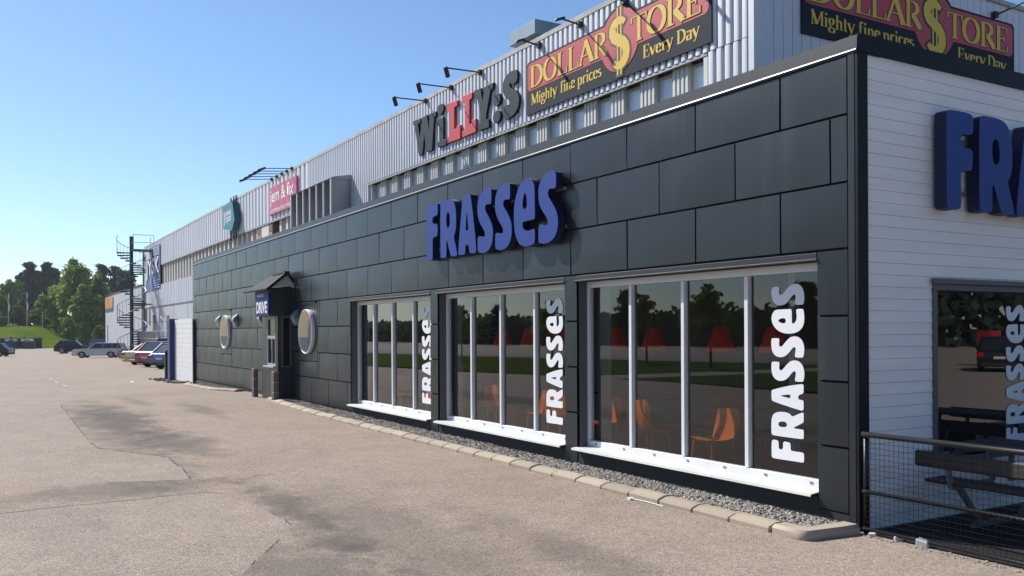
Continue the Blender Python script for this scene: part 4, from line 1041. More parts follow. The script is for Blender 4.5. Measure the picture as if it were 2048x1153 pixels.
# ------------------------------------------------------------------ white board screen, posts and rubble at the far end of the facade
sc = empty('board_screen', (-30.6, -.1, G(-30)), label='white horizontal board screen beside the far end of the dark facade', cat='fence')
m1 = MB()
for k in range(13): m1.box(-1.5, 1.98, -.03, .0, .02+k*.182, .02+k*.182+.176)
m1.build('boarding', M['white'], sc, bevel=.003)
m1 = MB(); m1.box(-1.5, 1.98, .0, .1, -.1, 2.3); m1.build('frame', M['plinth'], sc)
m1 = MB(); m1.box(-1.95, -1.51, -.22, .12, -.1, 2.42); m1.build('corner_post', M['bluepost'], sc, bevel=.01)
o = empty('post', (-33.9, -.12, G(-33.9)), label='dark brown square post standing left of the blue corner post', cat='post')
m1 = MB(); m1.box(-.09, .09, -.08, .08, -.02, 1.2); m1.build('shaft', M['brownpost'], o, bevel=.01)
m1 = MB(); m1.box(-.095, .095, -.085, .085, 1.14, 1.17); m1.build('band', M['taill'], o)
m1 = MB()
for k in range(130):
    x = rnd.uniform(-34.6, -29.0); y = rnd.gauss(-.42, .16); s = rnd.uniform(.02, .09)
    m1.ball((x, y, G(x)+s*.2), s, s*.8, s*.55, 6, 4)
tag(m1.build('rubble', M['soil'], recalc=False), kind='stuff')
# small litter
m1 = MB(); m1.quad((-.11, -.06, .012), (.1, -.09, .03), (.13, .06, .01), (-.08, .08, .05)); q = m1.build('paper_scrap', M['paper'], recalc=False); q.location = (-31.6, -1.8, G(-31.6)); tag(q, 'crumpled white paper scrap lying on the asphalt before the brown post', 'litter')
m1 = MB(); m1.tube([(-2.17, -.83, .022), (-2.0, -.80, .02), (-1.72, -.79, .014)], .006, 6); m1.box(-2.22, -2.17, -.86, -.80, .003, .03); q = m1.build('cable_end', M['paper'], recalc=True); tag(q, 'pale cable end lying on asphalt at the kerb foot', 'cable')

# ------------------------------------------------------------------ fence at the right
fe = empty('mesh_fence', (.09, -.06, 0), label='black tubular railing with wire mesh running right from the building corner', cat='fence')
m1 = MB(); m1.tube([(0, 0, .872), (4.2, 0, .872)], .024, 12); m1.build('top_rail', M['black'], fe, smooth=True)
m1 = MB(); m1.tube([(0, 0, .37), (4.2, 0, .37)], .016, 10); m1.build('middle_rail', M['black'], fe, smooth=True)
for x in (0.02, 2.1, 4.2):
    m1 = MB(); m1.tube([(x, .02, 0), (x, .02, .87)], .022, 10); m1.build('post', M['black'], fe, smooth=True)
m1 = MB(); p = .046; k = 0; x = .05
while x < 4.2: m1.tube([(x, -.018, .05), (x, -.018, .86)], .0017, 4, False); x += p
z = .07
while z < .86: m1.tube([(.02, -.022, z), (4.2, -.022, z)], .0017, 4, False); z += p
# the wire wraps round the middle rail
x = .07
while x < 4.2: m1.tube([(x, .018*math.cos(t), .37+.018*math.sin(t)) for t in (0, 1.6, 3.1, 4.7, 6.28)], .003, 4, False); x += p
m1.build('wire_mesh', M['wire'], fe)
m1 = MB(); m1.tube([(0, -.0, .045), (4.2, -.0, .045)], .014, 6); m1.build('bottom_rail', M['black'], fe, smooth=True)
for i, (x, y, s, rz, lb) in enumerate(((.225, -.10, .033, .3, 'smallest white stone chunk at the foot of the fence near the corner'), (.43, -.04, .037, .9, 'white stone chunk lying in the mesh fence, second from the corner'), (.665, -.05, .052, .1, 'largest white broken paver leaning against the mesh fence'))):
    m1 = MB(); m1.box(-s, s, -s*.55, s*.5, 0, s*1.3); q = m1.build('broken_paver', M['paver'], bevel=.008); q.location = (x, y, -.004); q.rotation_euler = (.15, .12*i-.1, rz); tag(q, lb, 'stone', 'white broken pavers under the fence')
m1 = MB()
for k in range(220):
    x = rnd.uniform(.1, 3); y = rnd.gauss(-.12, .04); s = rnd.uniform(.004, .012); m1.ball((x, y, s*.3), s*1.4, s, s*.6, 5, 4)
tag(m1.build('fence_litter', M['kerb'], recalc=False), kind='stuff')

m1 = MB(); m1.quad((.06, -.03, .006), (3.6, -.03, .006), (3.6, 4.6, .006), (.06, 4.6, .006)); tag(m1.build('terrace', M['terrace'], recalc=False), kind='structure')  # dark sheet added behind the fence, shade painted into the ground colour
# picnic table with backed benches behind the fence
def bench_set(loc, label):
    pt = empty('picnic_table', loc, label=label, cat='picnic table', group='picnic tables on the terrace')
    for k in range(3):
        m1 = MB(); m1.box(-.05, 1.75, .52+k*.2, .70+k*.2, .70, .74); m1.build('tabletop_plank', M['bench'], pt, bevel=.01)
    for y in (.14, 1.36):
        m1 = MB(); m1.box(-.05, 1.75, y-.14, y+.14, .41, .445); m1.build('seat', M['bench'], pt, bevel=.01)
    for y, s in ((-.12, -1), (1.62, 1)):
        m1 = MB(); m1.box(-.05, 1.75, y-.02, y+.02, .57, .71); m1.build('backrest', M['bench'], pt, bevel=.015)
    for x in (.22, 1.45):
        m1 = MB()
        for s in (1, -1):
            f_ = lambda y: .75+s*(y-.75)
            m1.bar((x, f_(-.085), .71), (x, f_(.0), .40), .05, .03, (1, 0, 0)); m1.bar((x, f_(0), .40), (x, f_(.62), .40), .05, .03, (1, 0, 0)); m1.bar((x, f_(.1), .395), (x, f_(.45), .02), .05, .035, (1, 0, 0)); m1.bar((x, f_(.3), .02), (x, f_(.75), .02), .06, .03, (1, 0, 0))
            m1.bar((x, f_(.62), .41), (x, f_(.56), .70), .045, .03, (1, 0, 0))
        m1.build('leg_frame', M['benchleg'], pt)
    return pt
bench_set((.26, .62, 0), 'dark slatted picnic table with backed benches behind the mesh fence')
t2 = bench_set((.5, 3.3, 0), 'second dark picnic table farther along the white end wall')

# ------------------------------------------------------------------ chairs, tables and lamps in the restaurant
def chair(loc, rz, label):
    c = empty('chair', loc, rz, label, 'chair', 'orange chairs behind the restaurant windows')
    P = []; W = .2
    for t in range(13):                       # shell profile: front edge -> seat -> back (x forward)
        if t < 6: P.append((.21-.07*t, .455+.008*math.cos(t*.9)-.012*math.sin(math.pi*t/6), W-.01*(t == 0)))
        else:
            q = (t-6)/6; P.append((-.19-.085*q-.03*math.sin(math.pi*q), .47+.37*q, W*(.86+.16*math.sin(math.pi*(q*.85+.1))-.12*q*q)))
    m1 = MB()
    for x, z, w_ in P:
        for k in range(7):
            v = -1+k/3; bow = .03*(v*v)
            m1.v.append((x+(bow if z > .5 else 0), v*w_, z+(bow*.5 if z < .5 else 0)))
    for i in range(len(P)-1):
        for k in range(6): a = i*7+k; m1.f.append((a, a+1, a+8, a+7))
    s = m1.build('seat_shell', M['chair'], c, smooth=True)
    for sx, sy in ((1, 1), (1, -1), (-1, 1), (-1, -1)):
        m1 = MB(); m1.tube([(sx*.08, sy*.12, .445), (sx*.15, sy*.17, .43), (sx*.20, sy*.20, .02)], .011, 6); m1.build('leg', M['chair'], c, smooth=True)
    return c
CH = [(-3.62, .98, 0, 'orange shell chair seen in profile behind the largest window, facing right'), (-2.62, 1.12, 180, 'orange shell chair facing left in the middle of the largest window'), (-4.05, 2.0, 180, 'orange chair behind the left pane of the nearest window'), (-1.3, 1.5, 190, 'orange chair behind the white lettering of the nearest window'), (-3.3, 2.2, 20, 'orange chair deeper in the room behind the nearest window'),
      (-7.55, 1.05, 0, 'orange chair facing right behind the left panes of the middle window'), (-6.5, 1.2, 180, 'orange chair facing left behind the middle window'), (-5.6, 1.0, 0, 'orange chair facing right behind the third pane of the middle window'), (-4.9, 1.15, 180, 'orange chair behind the white lettering of the middle window'),
      (-11.5, 1.1, 0, 'orange chair behind the left panes of the farthest window'), (-10.5, 1.2, 180, 'orange chair behind the third pane of the farthest window'), (-9.5, 1.05, 0, 'orange chair behind the white lettering of the farthest window')]
for x, y, a, lb in CH: chair((x, y if y > 1.3 else y-.38, .05), R(a), lb)
for x, y, lb in ((-3.3, 1.75, 'dark pedestal table behind the nearest window'), (-1.9, 2.3, 'dark pedestal table deeper behind the nearest window'), (-7.0, 1.7, 'dark pedestal table behind the middle window'), (-5.2, 1.8, 'dark pedestal table at the right of the middle window'), (-10.9, 1.7, 'dark pedestal table behind the farthest window')):
    t = empty('table', (x, y, .05), label=lb, cat='table', group='pedestal tables in the restaurant')
    m1 = MB(); m1.box(-.35, .35, -.35, .35, .70, .735); m1.build('tabletop', M['table'], t, bevel=.008)
    m1 = MB(); m1.tube([(0, 0, 0), (0, 0, .70)], .035, 8); m1.tube([(0, 0, .0), (0, 0, .02)], .22, 16); m1.build('pedestal', M['table'], t)
for x, y, lb in ((-6.05, 1.9, 'red pendant lamp seen through the left pane of the nearest window'), (-5.1, 1.9, 'red pendant lamp seen through the second pane of the nearest window'), (-3.7, 1.9, 'red pendant lamp seen through the third pane of the nearest window'), (-2.75, 1.9, 'red pendant lamp behind the white lettering of the nearest window'), (-8.6, 1.9, 'red pendant lamp seen through the third pane of the middle window'), (-9.6, 1.9, 'red pendant lamp seen through the second pane of the middle window'), (-7.6, 1.9, 'red pendant lamp behind the white lettering of the middle window')):
    t = empty('pendant_lamp', (x, y, 2.9), label=lb, cat='lamp', group='red pendant lamps in the restaurant')
    m1 = MB(); m1.tube([(0, 0, 0), (0, 0, -1.06)], .006, 5); m1.build('cord', M['black'], t)
    m1 = MB(); m1.tube([(0, 0, -1.06), (0, 0, -1.08), (0, 0, -1.40)], [.03, .1, .2], 20, False); m1.build('lamp_shade', M['shade'], t, smooth=True)

# ------------------------------------------------------------------ cars
def car(name, label, paint, cat='car', L=4.3, W=1.76, H=1.48, hb=.92, hf=.72, xw=.85, xr1=.25, xr2=-1.35, xb=-1.95, wr=.31, fx=1.28, rx=-1.3, loc=(0, 0), rz=0, plate=True, bars=False, chrome=False, boxy=.08, clearance=.2):
    c = empty(name, (loc[0], loc[1], G(loc[0])), rz, label, cat, 'parked cars')
    h = L/2
    def wheelarc(x): return [(x+(wr+.06)*math.cos(R(a)), wr+(wr+.06)*math.sin(R(a))) for a in range(-15, 196, 21)]
    bot = clearance
    prof = [(h-.12, bot)] + [p for p in wheelarc(fx)] + [p for p in wheelarc(rx)] + [(-h+.16, bot+.03), (-h+.02, bot+.17), (-h, .52), (-h+.05, hb-.12), (-h+.12 if xb < -h+.5 else -h+.1, hb-.03), (xb, hb), (xw, hb-.02), (xw+.3, hb-.05), (h-.35, hf+.04), (h-.1, hf-.03), (h, hf-.22), (h-.0, .42), (h-.05, bot+.1)]
    b = MB(); T = lambda x, z, d: (x, d, z)
    ws = [(W/2-.07, 1), (W/2, .0)]
    b.prism([prof], T, -W/2, W/2)
    bo = b.build('body', paint, c, bevel=.05, auto=32)
    # greenhouse: glass block under a painted roof
    g0, g1 = W/2-.05, W/2-.05-boxy*2
    def gh(mbx, pts):
        n = len(mbx.v); mbx.v += pts; mbx.f += [tuple(n+i for i in q) for q in ((0,1,2,3),(7,6,5,4),(0,4,5,1),(1,5,6,2),(2,6,7,3),(3,7,4,0))]
    zr = H-.03
    lo = [(xw, -g0, hb-.03), (xb+.03, -g0, hb-.03), (xb+.03, g0, hb-.03), (xw, g0, hb-.03)]; hi = [(xr1, -g1, zr), (xr2, -g1, zr), (xr2, g1, zr), (xr1, g1, zr)]
    gl = MB(); gh(gl, lo+hi); gl.build('window_glass', M['carglass'], c, bevel=.02)
    rf = MB(); e = .02
    rf.v += [(xr1+.07, -g1-.0, zr-.02), (xr2-.07, -g1-.0, zr-.02), (xr2-.07, g1, zr-.02), (xr1+.07, g1, zr-.02), (xr1-.05, -g1+.1, H), (xr2+.06, -g1+.1, H-.01), (xr2+.06, g1-.1, H-.01), (xr1-.05, g1-.1, H)]
    rf.f += [(3,2,1,0),(4,5,6,7),(0,1,5,4),(1,2,6,5),(2,3,7,6),(3,0,4,7)]
    rf.build('roof', paint, c, bevel=.02)
    pl = MB(); xm = (xw+xb)/2-.05
    for s in (-1, 1):
        pl.bar((xw+.02, s*g0, hb-.02), (xr1+.02, s*g1, zr), .06, .05); pl.bar((xb+.03, s*g0, hb-.02), (xr2-.0, s*g1, zr), .12, .06)
        for f_ in (.38, .68) if xb < -1.5 else (.5,):
            xa = xw+(xb-xw)*f_; xc = xr1+(xr2-xr1)*f_; pl.bar((xa, s*(g0+.004), hb-.02), (xc, s*(g1+.004), zr), .07, .03, (1, 0, 0))
    pl.build('pillar', paint, c)
    for (x, s) in ((fx, 1), (fx, -1), (rx, 1), (rx, -1)):
        t = MB(); y0, y1 = s*(W/2-.2), s*(W/2-.0)
        t.tube([(x, y0, wr), (x, y1-s*.02, wr), (x, y1, wr)], [wr, wr, wr-.03], 22); to = t.build('wheel', M['tyre'], c, auto=40)
        r_ = MB(); r_.tube([(x, y1-s*.01, wr), (x, y1+s*.008, wr)], [wr*.66, wr*.6], 18); r_.build('rim', M['rim'], to)
        for k in range(5):
            a_ = 2*math.pi*k/5; 
        hb_ = MB(); hb_.tube([(x, y1, wr), (x, y1+s*.014, wr)], wr*.16, 10); hb_.build('hub', M['trim'], to)
    for s in (-1, 1):
        m1 = MB(); m1.box(h-.12, h-.015, *sorted((s*(W/2-.08), s*(W/2-.42))), hf-.2, hf-.05); m1.build('headlight', M['headl'], c, bevel=.02)
        m1 = MB(); m1.box(-h-.006, -h+.16, *sorted((s*(W/2+.004), s*(W/2-.26))), hb-.3, hb-.1); m1.build('taillight', M['taill'], c, bevel=.02)
        m1 = MB(); m1.box(xw-.12, xw+.06, *sorted((s*(W/2-.02), s*(W/2+.15))), hb-.02, hb+.12); m1.build('mirror', paint, c, bevel=.02)
    m1 = MB(); m1.box(-h-.02, -h+.1, -W/2+.12, W/2-.12, bot+.02, .40); m1.build('rear_bumper', M['trim'] if not chrome else paint, c, bevel=.03)
    m1 = MB(); m1.box(h-.12, h+.03, -W/2+.1, W/2-.1, bot+.02, .42); m1.build('front_bumper', M['trim'], c, bevel=.03)
    if plate:
        m1 = MB(); m1.box(-h-.03, -h-.005, -.26, .26, .55, .66); m1.build('number_plate', M['plate'], c)
        m1 = MB(); m1.box(h+.031, h+.04, -.26, .26, .36, .47); m1.build('number_plate', M['plate'], c)
    if bars:
        m1 = MB()
        for s in (-1, 1): m1.tube([(xr1, s*(g1-.08), H), (xr1-.1, s*(g1-.08), H+.06), (xr2+.1, s*(g1-.08), H+.06), (xr2, s*(g1-.08), H)], .018, 6)
        m1.build('roof_rail', M['trim'], c)
    return c
def paint(name, col, metal=.35): return mat(name, col, .3, metal, .5, coat=.8, var=.03, vscale=2)
P_ = dict(silver=paint('paint_silver', (.50, .51, .52), .3), black=paint('paint_black', (.012, .013, .018)), gold=paint('paint_gold', (.40, .31, .13)), maroon=paint('paint_maroon', (.30, .014, .045), .2), blue=paint('paint_blue', (.035, .085, .24)), white=paint('paint_white', (.7, .71, .72), 0), navy=paint('paint_navy', (.014, .018, .03)))
car('estate_car', 'silver boxy old estate car standing side-on with its hood to the left', P_['silver'], L=4.75, W=1.72, H=1.46, hb=.93, hf=.80, xw=.78, xr1=.18, xr2=-2.05, xb=-2.3, fx=1.45, rx=-1.22, loc=at(200, 88), rz=R(-112), boxy=.06)
car('suv', 'black suv with roof rails standing behind the silver estate car', P_['black'], L=4.7, W=1.85, H=1.72, hb=1.08, hf=.9, xw=.85, xr1=.2, xr2=-1.6, xb=-2.2, wr=.36, fx=1.4, rx=-1.35, loc=at(150, 117), rz=R(69), bars=True, clearance=.26)
car('hatchback', 'dark car cut off by the left edge of the photo', P_['navy'], L=4.5, H=1.46, loc=at(-19, 100), rz=R(-114))
car('sedan', 'gold sedan parked left of the maroon car', P_['gold'], L=4.6, H=1.44, hb=.95, xw=.9, xr1=.3, xr2=-.75, xb=-1.5, loc=tuple(Vector(at(262, 60))+Vector((-.5, .86))*2.2), rz=R(121), chrome=True)
car('hatchback', 'maroon tall hatchback parked between the gold sedan and the blue car', P_['maroon'], L=4.4, W=1.82, H=1.58, hb=1.0, hf=.85, xr2=-1.45, xb=-2.0, wr=.34, loc=tuple(Vector(at(291, 54.5))+Vector((-.5, .86))*2.1), rz=R(121))
car('hatchback', 'metallic blue hatchback parked nearest, half hidden by the blue corner post', P_['blue'], L=4.1, W=1.75, H=1.47, xr2=-1.3, xb=-1.9, loc=tuple(Vector(at(319, 50.5))+Vector((-.5, .86))*2.0), rz=R(121))
car('van', 'white van facing out behind the row of parked cars', P_['white'], L=4.6, W=1.83, H=1.84, hb=1.12, hf=.98, xw=1.15, xr1=.45, xr2=-2.1, xb=-2.25, wr=.33, fx=1.5, rx=-1.3, loc=at(338, 69), rz=R(-128), bars=True)

# ------------------------------------------------------------------ spiral stair and dock railing at the far end
gx = -66.2; gz = G(gx)
st = empty('spiral_staircase', (gx, 2.85, gz), label='open steel spiral staircase with platform at the far corner of the warehouse', cat='staircase')
m1 = MB(); m1.tube([(0, 0, 0), (0, 0, 9.35)], .13, 10); m1.build('column', M['stairdark'], st)
NS = 46; top = 8.35
m1 = MB(); m1.box(-.5, 1.1, -.0, 1.45, top-.06, top); m1.box(-.5, .9, -.2, 1.3, 4.3, 4.36); pt_ = m1.build('platform', M['stairdark'], st)
a0 = R(200); turn = R(360*3.25)
for k in range(NS):
    a = a0 + turn*k/NS; z = top*(k+1)/(NS+1)
    m1 = MB(); da = .17
    m1.prism([[(.12*math.cos(a), .12*math.sin(a)), (1.0*math.cos(a-da), 1.0*math.sin(a-da)), (1.0*math.cos(a+da), 1.0*math.sin(a+da))]], lambda x, y, d: (x, y, z+d), -.09, .0)
    m1.build('step', M['stairdark'], st)
m1 = MB(); hp = []
for k in range(NS*3+1):
    a = a0+turn*k/(NS*3); z = top*(k/3+1)/(NS+1); hp.append((1.0*math.cos(a), 1.0*math.sin(a), z+1.0))
m1.tube(hp, .022, 5)
m1.tube([(p[0], p[1], p[2]-.95) for p in hp], .018, 4)
for k in range(0, NS*3, 2): p = hp[k]; m1.tube([(p[0], p[1], p[2]-1.0), p], .010, 4, False)
for q in ((-.5, 0), (1.1, 0), (1.1, 1.4), (-.5, 1.4)): m1.tube([(q[0], q[1], top), (q[0], q[1], top+1.05)], .02, 5)
for z in (.5, 1.05): m1.tube([(-.5, 0, top+z), (1.1, 0, top+z), (1.1, 1.4, top+z)], .018, 5)
m1.build('railing', M['steel'], st)
# dock ramp with railing
m1 = MB(); m1.prism([[(-67, -.8), (-46, -.8), (-46, -.22), (-60, .85), (-67, .85)]], lambda x, z, d: (x, d, z), 3.3, 4.28); q = m1.build('loading_dock', M['cream'], None); tag(q, kind='structure'); set_out(q)
rl = empty('dock_railing', (-67, 3.35, .85), label='grey metal railing along the raised loading dock behind the parked cars', cat='railing')
x = 0; b0 = None
while x < 21:
    if b0 is None:
        m1 = MB(); m1.tube([(0, 0, 0), (0, 0, 1.05)], .022, 5, False); b0 = q = m1.build('baluster', M['steel'], rl)
    else: q = copy_tree(b0, rl)
    q.location.x = x; x += .16 if x < 7 else 1.4
m1 = MB()
for z in (.55, 1.05): m1.tube([(0, 0, z), (21, 0, z)], .025, 6)
m1.build('handrail', M['steel'], rl)

set_out(st); set_out(rl)
# ------------------------------------------------------------------ lower building beyond the warehouse
lb = empty('storage_building', label='lower pale grey panelled building beyond the spiral staircase', cat='building')
m1 = MB(); DS = 7.0; ed = [5.283+(e-5.283)*1.2445 for e in (-96, -93.3, -90.78, -88.4, -86.07, -83.8, -81.46, -79, -76.44, -74, -71.6)]
for a, b in zip(ed[:-1], ed[1:]): m1.box(a+.04, b-.04, DS, DS+.2, -1.0, 6.5)
m1.build('wall_panel', M['flat_panel'], lb)
m1 = MB(); m1.box(ed[0], ed[-1], DS+.21, 40, -1.0, 6.45); m1.build('wall', M['plinth'], lb)
m1 = MB(); m1.box(ed[0]-.05, ed[-1], DS-.08, 40, 6.5, 6.63); m1.build('roof_edging', M['plinth'], lb)
m1 = MB(); m1.box(ed[0]+2.2, ed[0]+2.7, DS-.03, DS-.001, -.9, 2.8); m1.build('door', M['plinth'], lb)
bn = empty('wall_banner', (-116.4, DS-.03, 5.28), label='orange photo banner on the lower pale building', cat='banner')
m1 = MB(); m1.box(-3.85, 3.85, -.05, .0, -.77, .9); m1.build('cloth', mat('banner_orange', (.42, .17, .04), .7, var=.5, vscale=.7), bn)
m1 = MB(); m1.box(-3.85, 3.85, -.053, -.0505, -.77, -.37); m1.build('lower_strip', M['greenbin'], bn)
for i in range(4): floodlight(0, 0, .5, .05, ('leftmost', 'second', 'third', 'last')[i]+' tiny lamp above the orange banner', 'lamps above the orange banner', side=(-119.4+i*1.9, DS-.1, 6.35), small=True)

# ------------------------------------------------------------------ beyond the car park
def hz(u, s):                               # height of the grass bank at photo column u, depth s
    t = max(0., min(1., (s-166)/46.)); t = t*t*(3-2*t)
    topz = 3.6 if u < 70 else max(-.7, 3.6-4.6*((u-70)/115.)**1.15) if u < 200 else -.7
    return -1.02 + t*(topz+1.02) + .25*noise.noise((u*.05, s*.05, 0))*t + max(0, s-225)*.012*t
m1 = MB(); us = list(range(-420, 330, 10)); ss = list(range(160, 420, 8)); W_ = len(us)
for s in ss:
    for u in us:
        p = at(u, s); m1.v.append((p[0], p[1], hz(u, s)))
for j in range(len(ss)-1):
    for i in range(W_-1): a = j*W_+i; m1.f.append((a, a+1, a+W_+1, a+W_))
tag(m1.build('grass_bank', M['grass'], smooth=True, recalc=True), kind='structure')

def tree_mesh(kind, seed, n, leaf, h, rx, rz_, cz):
    rd = random.Random(seed); v = []; f = []
    lumps = []
    if kind == 'pine':
        for k in range(60):
            t = (k+.5)/60.; z = cz-rz_ + 2*rz_*t; r = rx*(1-.6*t*t)*(1.0 if t > .12 else .8)
            a = rd.uniform(0, 6.28); d = r*rd.uniform(.1, .85); q = rd.uniform(.6, 1.1)*rx*(.6-.25*t)+.3
            lumps.append((Vector((d*math.cos(a), d*math.sin(a), z)), q, q*.5))
    else:
        for k in range(42):
            a = rd.uniform(0, 6.28); c = rd.uniform(-1, 1); e = rd.uniform(.35, .95); sn = math.sqrt(1-c*c)
            wob = 1-.35*max(0, c) if kind == 'tree' else 1
            lumps.append((Vector((rx*e*sn*wob*math.cos(a), rx*e*sn*wob*math.sin(a), cz+rz_*e*c)), rx*rd.uniform(.2, .38), rz_*rd.uniform(.13, .26)))
    for k in range(n):
        c, a, b = lumps[rd.randrange(len(lumps))]
        d = Vector((rd.gauss(0, 1), rd.gauss(0, 1), rd.gauss(0, 1))).normalized(); e = rd.random()**.45*rd.uniform(.75, 1.12)
        p = c+Vector((d.x*a*e, d.y*a*e, d.z*b*e)); s = leaf*rd.uniform(.5, 1.35)
        nrm = (d+Vector((rd.uniform(-.9, .9), rd.uniform(-.9, .9), rd.uniform(-.5, 1.1)))).normalized()
        t = nrm.orthogonal().normalized(); t.rotate(Matrix.Rotation(rd.uniform(0, 6.28), 3, nrm)); bt = nrm.cross(t); q = len(v)
        if kind == 'pine': t *= 1.5; bt *= .6
        v += [tuple(p+t*s), tuple(p+bt*s*.7), tuple(p-t*s), tuple(p-bt*s*.7)]; f.append((q, q+1, q+2, q+3))
    return v, f, lumps
LM = dict(
    green=leaf_mat('leaves_green', (.15, .21, .045), (.25, .33, .07), (.35, .43, .11)),
    fresh=leaf_mat('leaves_fresh', (.12, .18, .03), (.20, .28, .05), (.28, .37, .08)),
    dark=leaf_mat('needles_dark', (.034, .05, .042), (.055, .077, .06), (.08, .11, .08)),
    mid=leaf_mat('leaves_mid', (.10, .16, .04), (.18, .25, .065), (.26, .33, .095)),
    olive=leaf_mat('leaves_olive', (.11, .13, .022), (.18, .20, .04), (.25, .27, .065)))
def tree(name, label, x, y, z, h, rx, kind, lm, seed, n=3600, leaf=.33, low=.12, group='trees beyond the car park', cat='tree'):
    cz = h*(1+low)/2; rz_ = h*(1-low)/2
    v, f, lumps = tree_mesh(kind, seed, n, leaf, h, rx, rz_, cz)
    o = empty(name, (x, y, z), random.uniform(0, 6), label, cat, group)
    t = MB(); r0 = max(.06, h*.016); t.tube([(0, 0, -.4), (.05*h*.1, 0, h*.25), (-.02*h, .01*h, h*.55), (0, 0, h*.88)], [r0, r0*.8, r0*.5, r0*.12], 7)
    for c, a, b in lumps[::5]:
        zb = max(h*.12, min(c.z-.1*h, h*.75)); t.tube([(0, 0, zb), (c.x*.5, c.y*.5, (zb+c.z)/2), tuple(c)], [r0*.42, r0*.28, r0*.08], 5, False)
    t.build('trunk', M['bark'], o, smooth=True)
    me = bpy.data.meshes.new('crown'); me.from_pydata(v, [], f); me.materials.append(LM[lm])
    q = bpy.data.objects.new('crown', me); COL.objects.link(q); q.parent = o
    return o
# (column, depth, top row in the photograph, half width in columns, kind, leaves, name, label)
TL = [
 (148, 196, 512, 44, 'tree', 'green', 'birch_tree', 'tallest bright green tree in the middle of the far trees'),
 (196, 200, 545, 40, 'tree', 'mid', 'leafy_tree', 'green tree between the tallest tree and the pale building'),
 (112, 203, 560, 34, 'tree', 'green', 'leafy_tree', 'round green tree left of the tallest tree'),
 (172, 190, 572, 42, 'tree', 'mid', 'leafy_tree', 'mid green tree in front of the tallest tree'),
 (18, 252, 552, 24, 'tree', 'fresh', 'leafy_tree', 'pale green round tree at the left edge behind the flagpoles'),
 (40, 268, 558, 18, 'tree', 'green', 'leafy_tree', 'small green tree between the pale tree and the pines'),
 (60, 263, 527, 20, 'pine', 'dark', 'pine_tree', 'dark pine with pointed top left of the flat topped pine'),
 (92, 263, 528, 22, 'pine', 'dark', 'pine_tree', 'dark flat topped pine beside the tallest tree'),
 (76, 273, 545, 26, 'pine', 'dark', 'pine_tree', 'dark pine standing between two taller pines'),
 (205, 266, 532, 24, 'pine', 'dark', 'pine_tree', 'dark pine behind the spiral staircase top'),
 (232, 268, 536, 24, 'pine', 'dark', 'pine_tree', 'dark pine directly behind the spiral staircase'),
 (258, 273, 545, 26, 'pine', 'dark', 'pine_tree', 'dark pine right of the spiral staircase column'),
 (-2, 214, 585, 26, 'tree', 'mid', 'leafy_tree', 'dark green tree cut by the left photo edge'),
 (28, 278, 590, 40, 'pine', 'dark', 'pine_tree', 'low dark pine behind the leftmost flagpole'),
 (110, 278, 560, 40, 'pine', 'dark', 'pine_tree', 'dark pine half hidden behind the round green tree'),
 (182, 273, 560, 44, 'pine', 'dark', 'pine_tree', 'dark pine hidden behind the tallest tree'),
 (44, 270, 548, 20, 'pine', 'dark', 'pine_tree', 'dark pine at the left end of the pine group'),
 (108, 271, 538, 22, 'pine', 'dark', 'pine_tree', 'dark pine just left of the tallest green tree'),
 (-45, 247, 560, 36, 'tree', 'green', 'leafy_tree', 'green tree outside the left photo edge'),
 (-100, 220, 550, 40, 'tree', 'mid', 'leafy_tree', 'darker tree farther outside the left photo edge'),
]
for i, (u, s, vt, hw, kd, lm, nm, lbl) in enumerate(TL):
    x, y = at(u, s); z0 = hz(u, s)-.3; zt = 1.79+(667.8-vt)/FPX*s; h = zt-z0
    tree(nm, lbl, x, y, z0, h, hw/FPX*s*.95, kd, lm, 100+i, n=9500 if kd == 'tree' else 6500, leaf=.33 if kd == 'tree' else .38, low=.1 if kd == 'tree' else .15)
BL = [(66, 212, 620, 17, 'olive', 'yellow green bush on the bank below the middle flagpole'), (38, 214, 606, 12, 'mid', 'slim green young tree on the bank between the left flagpoles'), (96, 213, 634, 16, 'olive', 'low yellow green bush right of the right flagpole'), (118, 209, 630, 18, 'olive', 'yellow green bush at the foot of the round green tree'),
      (140, 196, 625, 22, 'fresh', 'bright green bush at the foot of the tallest tree'), (6, 210, 622, 22, 'mid', 'dark green bush at the left photo edge'), (168, 188, 640, 22, 'mid', 'green bush at the foot of the mid green tree'), (200, 180, 650, 16, 'olive', 'scrubby bush beside the pale building'), (80, 212, 612, 10, 'fresh', 'small fresh green bush under the right flagpole'), (52, 213, 622, 14, 'olive', 'olive bush left of the yellow green bush')]
for i, (u, s, vt, hw, lm, lbl) in enumerate(BL):
    x, y = at(u, s); z0 = hz(u, s)-.3; h = 1.79+(667.8-vt)/FPX*s-z0
    tree('bush', lbl, x, y, z0, h, hw/FPX*s, 'bush', lm, 300+i, n=3000, leaf=.24, low=.02, group='bushes on the grass bank', cat='bush')
for u, vt, nm in ((17, 586, 'leftmost'), (54, 584, 'middle'), (85, 584, 'rightmost')):
    s = 208; x, y = at(u, s); z0 = hz(u, s); zt = 1.79+(667.8-vt)/FPX*s
    o = empty('flagpole', (x, y, z0), R(20), nm+' white flagpole with a hanging flag before the dark pines', 'flagpole', 'flagpoles on the grass bank')
    m1 = MB(); m1.tube([(0, 0, 0), (0, 0, zt-z0)], [.09, .05], 8); m1.build('pole', M['pole'], o)
    m1 = MB(); h = zt-z0
    for k in range(8):
        a, b = h-.2-k*.5, h-.2-(k+1)*.5; w0, w1 = .18+.09*k, .18+.09*(k+1)
        m1.quad((.06, .03*(k % 2), a), (.06+w0*.7, .15*math.sin(k*1.3), a), (.06+w1*.7, .15*math.sin((k+1)*1.3), b), (.06, .03*((k+1) % 2), b))
    m1.build('flag', M['pole'], o, recalc=False)
